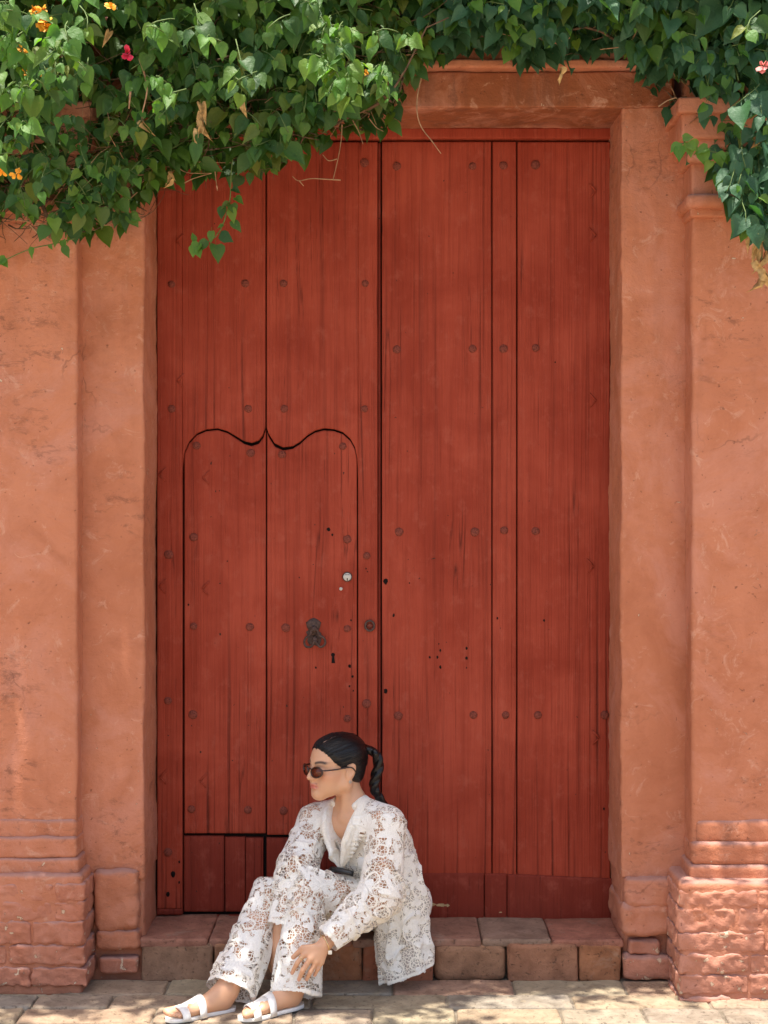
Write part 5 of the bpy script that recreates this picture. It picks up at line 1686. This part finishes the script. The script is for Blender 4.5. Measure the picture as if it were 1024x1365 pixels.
# white top and belt under the jacket
M['cotton'] = flat_mat('white_cotton', (0.80, 0.80, 0.79), 0.8, 0.2, 0, 200, 0.04, 0.1)
M['belt'] = flat_mat('black_leather', (0.012, 0.012, 0.013), 0.4, 0.5)
M['gold'] = flat_mat('pale_gold', (0.80, 0.62, 0.32), 0.25, 0.5, 1.0, 100, 0.05, 0.0)
cm = Field((-0.25, -0.45, 0.2), (0.18, -0.05, 0.5), 0.004)
cm.add(ellipsoid(A(0.0, -0.2, 0.33), RT, (0.111, 0.086, 0.13)), 0.04)
cm.add(ellipsoid(chest, RT, (0.127, 0.087, 0.14)), 0.04)
for s in (1, -1):
    cm.add(ellipsoid(chest + Ft * 0.067 + Lv * 0.055 * s + Ut * 0.005, RT, (0.055, 0.047, 0.054)), 0.025)
def topcut():
    def fn(X, Y, Z): return (0.430 + 0.0 * X + 0.0 * Y) - Z
    return fn, A(-0.3, -0.5, 0.38), A(0.2, 0, 0.6)
cm.cut(topcut(), 0.004)
cvv, cff = cm.mesh()
mk('camisole', cvv, cff, M['cotton'], person)
bl = MB()
bl.tube(spline([T(-0.05, 0.085, .375), T(-0.02, 0.100, .382), T(0.015, 0.102, .384), T(0.05, 0.085, .376)], 14), 0.009, 8)
bl.build('belt', M['belt'], person)

# ---- sunglasses
M['tortoise'] = flat_mat('dark_tortoise_shell', (0.030, 0.012, 0.007), 0.2, 0.6, 0, 120, 0.7, 0.0)
def lens_mat():
    n = NT('brown_lens')
    s = n.bsdf((0.17, 0.045, 0.022), 0.08, 0.6)
    t = n.n('ShaderNodeBsdfTransparent'); n.put(t.inputs[0], (0.55, 0.25, 0.16))
    mx = n.n('ShaderNodeMixShader'); mx.inputs[0].default_value = 0.62
    n.t.links.new(t.outputs[0], mx.inputs[1]); n.t.links.new(s, mx.inputs[2])
    return n.done(mx.outputs[0])
M['lens'] = lens_mat()
gm = MB()
def gl(s, t, k=1.0):
    a_, b_ = 0.0265 * k, 0.0165 * k
    x, z = a_ * math.cos(t), b_ * math.sin(t)
    l = s * 0.0345 + x
    f = 0.1035 - 0.010 * (abs(l) / 0.055) ** 2
    return H(f, l, -0.004 + z + 0.003 * s * x / 0.0265)
for s in (1, -1):
    gm.tube([gl(s, t) for t in np.linspace(0, 2 * math.pi, 29)], 0.0027, 7)
gm.tube(spline([H(0.102, -0.0085, 0.003), H(0.105, 0, 0.0055), H(0.102, 0.0085, 0.003)], 7), 0.0024, 6)
sg = gm.build('sunglasses', M['tortoise'], person)
for s in (1, -1):
    ring = [gl(s, t, 0.97) for t in np.linspace(0, 2 * math.pi, 25)[:-1]]
    ctr = gl(s, 0, 0.0) + Fh * 0.0015
    back = [p - Fh * 0.0018 for p in ring]
    n = 24
    mk('lens', [ctr] + ring + back + [ctr - Fh * 0.0018], [(0, 1 + j, 1 + (j + 1) % n) for j in range(n)] + [(1 + j, 1 + n + j, 1 + n + (j + 1) % n, 1 + (j + 1) % n) for j in range(n)] + [(2 * n + 1, 1 + n + (j + 1) % n, 1 + n + j) for j in range(n)], M['lens'], sg)
    tm = MB()
    tm.tube(spline([H(0.094, 0.054 * s, 0.004), H(0.085, 0.064 * s, 0.005), H(0.045, 0.0715 * s, 0.006), H(0.005, 0.0775 * s, 0.010), H(-0.012, 0.080 * s, 0.006), H(-0.026, 0.078 * s, -0.010)], 16), 0.0030, 6, 0, 0.0022)
    tm.build('temple', M['tortoise'], sg)
# earring, bracelet and ring
er = MB()
er.tube([H(-0.003 + .004 * math.cos(t), 0.078, -0.038 + .004 * math.sin(t)) for t in np.linspace(0, 6.28, 10)], 0.0016, 5)
er.build('earring', M['steel'], person)
ba = (wrL - elL) / np.linalg.norm(wrL - elL)
b1 = np.cross(ba, A(0, 1, 0)); b1 /= np.linalg.norm(b1); b2 = np.cross(ba, b1)
bc = wrL + ba * 0.006
br = MB()
br.tube([bc + b1 * .027 * math.cos(t) + b2 * .025 * math.sin(t) + ba * .006 * math.cos(t) for t in np.linspace(0, 6.284, 25)], 0.0017, 5)
brc = br.build('bracelet', M['gold'], person)
cc = bc + b1 * 0.026 * (1 if b1[0] > 0 else -1) + A(0.002, -0.012, -0.002)
vv_, ff_ = rbox_geo(cc - 0.006, cc + 0.006, res=0.004, r=0.002, amp=0)
mk('charm', vv_, ff_, flat_mat('cream_charm', (0.75, 0.70, 0.58), 0.3, 0.5), brc)
rd = (PI_[0] - KN[0]) / np.linalg.norm(PI_[0] - KN[0]); r1 = np.cross(rd, A(0, 1, 0)); r1 /= np.linalg.norm(r1); r2 = np.cross(rd, r1)
rgm = MB(); rc_ = KN[0] * .55 + PI_[0] * .45
rgm.tube([rc_ + r1 * .0092 * math.cos(t) + r2 * .0092 * math.sin(t) for t in np.linspace(0, 6.284, 17)], 0.0014, 5)
rgm.build('finger_ring', M['gold'], person)

# ---- sandals: flat sole, cut-out strap of two bands joined in the middle
M['white_leather'] = flat_mat('white_leather', (0.78, 0.76, 0.72), 0.45, 0.4, 0, 90, 0.05, 0.1)
M['insole'] = flat_mat('pale_insole', (0.62, 0.56, 0.47), 0.6, 0.3)
M['sole_edge'] = flat_mat('grey_brown_sole', (0.20, 0.16, 0.13), 0.7, 0.3)
for fi, (FP, LF, d2, w2) in enumerate(FOOT):
    inner = -1 if fi == 0 else 1
    outl = []
    for t in np.linspace(0, 2 * math.pi, 45)[:-1]:
        s = 0.50 - 0.555 * math.cos(t)
        wmax = np.interp(s, [-0.055, 0.0, 0.15, 0.42, 0.72, 0.9, 1.0, 1.055], [0.0, 0.021, 0.030, 0.029, 0.041, 0.036, 0.024, 0.0])
        outl.append((s, wmax * (1 if math.sin(t) >= 0 else -1) + inner * 0.004 * math.sin(s * 3)))
    n = len(outl)
    mb = MB()
    lv = [FP(s, w * 0.97, 0.001) for s, w in outl] + [FP(s, w, 0.0035) for s, w in outl] + [FP(s, w, 0.0085) for s, w in outl] + [FP(s, w * 0.94, 0.0125) for s, w in outl]
    fs = []
    for a_ in range(3):
        for j in range(n):
            fs.append((a_ * n + j, a_ * n + (j + 1) % n, (a_ + 1) * n + (j + 1) % n, (a_ + 1) * n + j))
    mb.add(lv, fs, 0)
    mb.add([FP(s, w * 0.94, 0.0125) for s, w in outl], [tuple(range(n))], 1)
    mb.add([FP(s, w * 0.97, 0.001) for s, w in outl], [tuple(range(n - 1, -1, -1))], 2)
    so = mb.build('sandal', [M['white_leather'], M['insole'], M['sole_edge']], person)
    # one leather strap: front band, back band, bridge
    def over(s, th, lift):
        hw = np.interp(s, [0.45, 0.6, 0.75, 0.9], [0.037, 0.042, 0.043, 0.040])
        hh = np.interp(s, [0.45, 0.55, 0.65, 0.75, 0.9], [0.062, 0.052, 0.042, 0.034, 0.028])
        return FP(s, math.cos(th) * (hw + lift), 0.006 + (math.sin(th) ** 0.7 if math.sin(th) > 0 else 0) * (hh + lift))
    sm = MB()
    def band(s0, s1, t0, t1, n=16, skew=0.0):
        vv, ff = [], []
        for j in range(n + 1):
            th = t0 + (t1 - t0) * j / n
            sk = skew * math.cos(th)
            for (s, li) in ((s0, 0.0), (s0, 0.0035), (s1, 0.0035), (s1, 0.0)):
                vv.append(over(s + sk, th, li))
        for j in range(n):
            for k in range(4):
                a_ = j * 4 + k; b_ = j * 4 + (k + 1) % 4
                ff.append((a_, b_, b_ + 4, a_ + 4))
        ff += [(3, 2, 1, 0), (n * 4, n * 4 + 1, n * 4 + 2, n * 4 + 3)]
        sm.add(vv, ff)
    band(0.76, 0.87, 0.0, math.pi, 18, 0.02 * inner)
    band(0.50, 0.61, 0.0, math.pi, 18, 0.02 * inner)
    band(0.60, 0.77, 1.15, 1.99, 6)
    sm.build('strap', M['white_leather'], so)
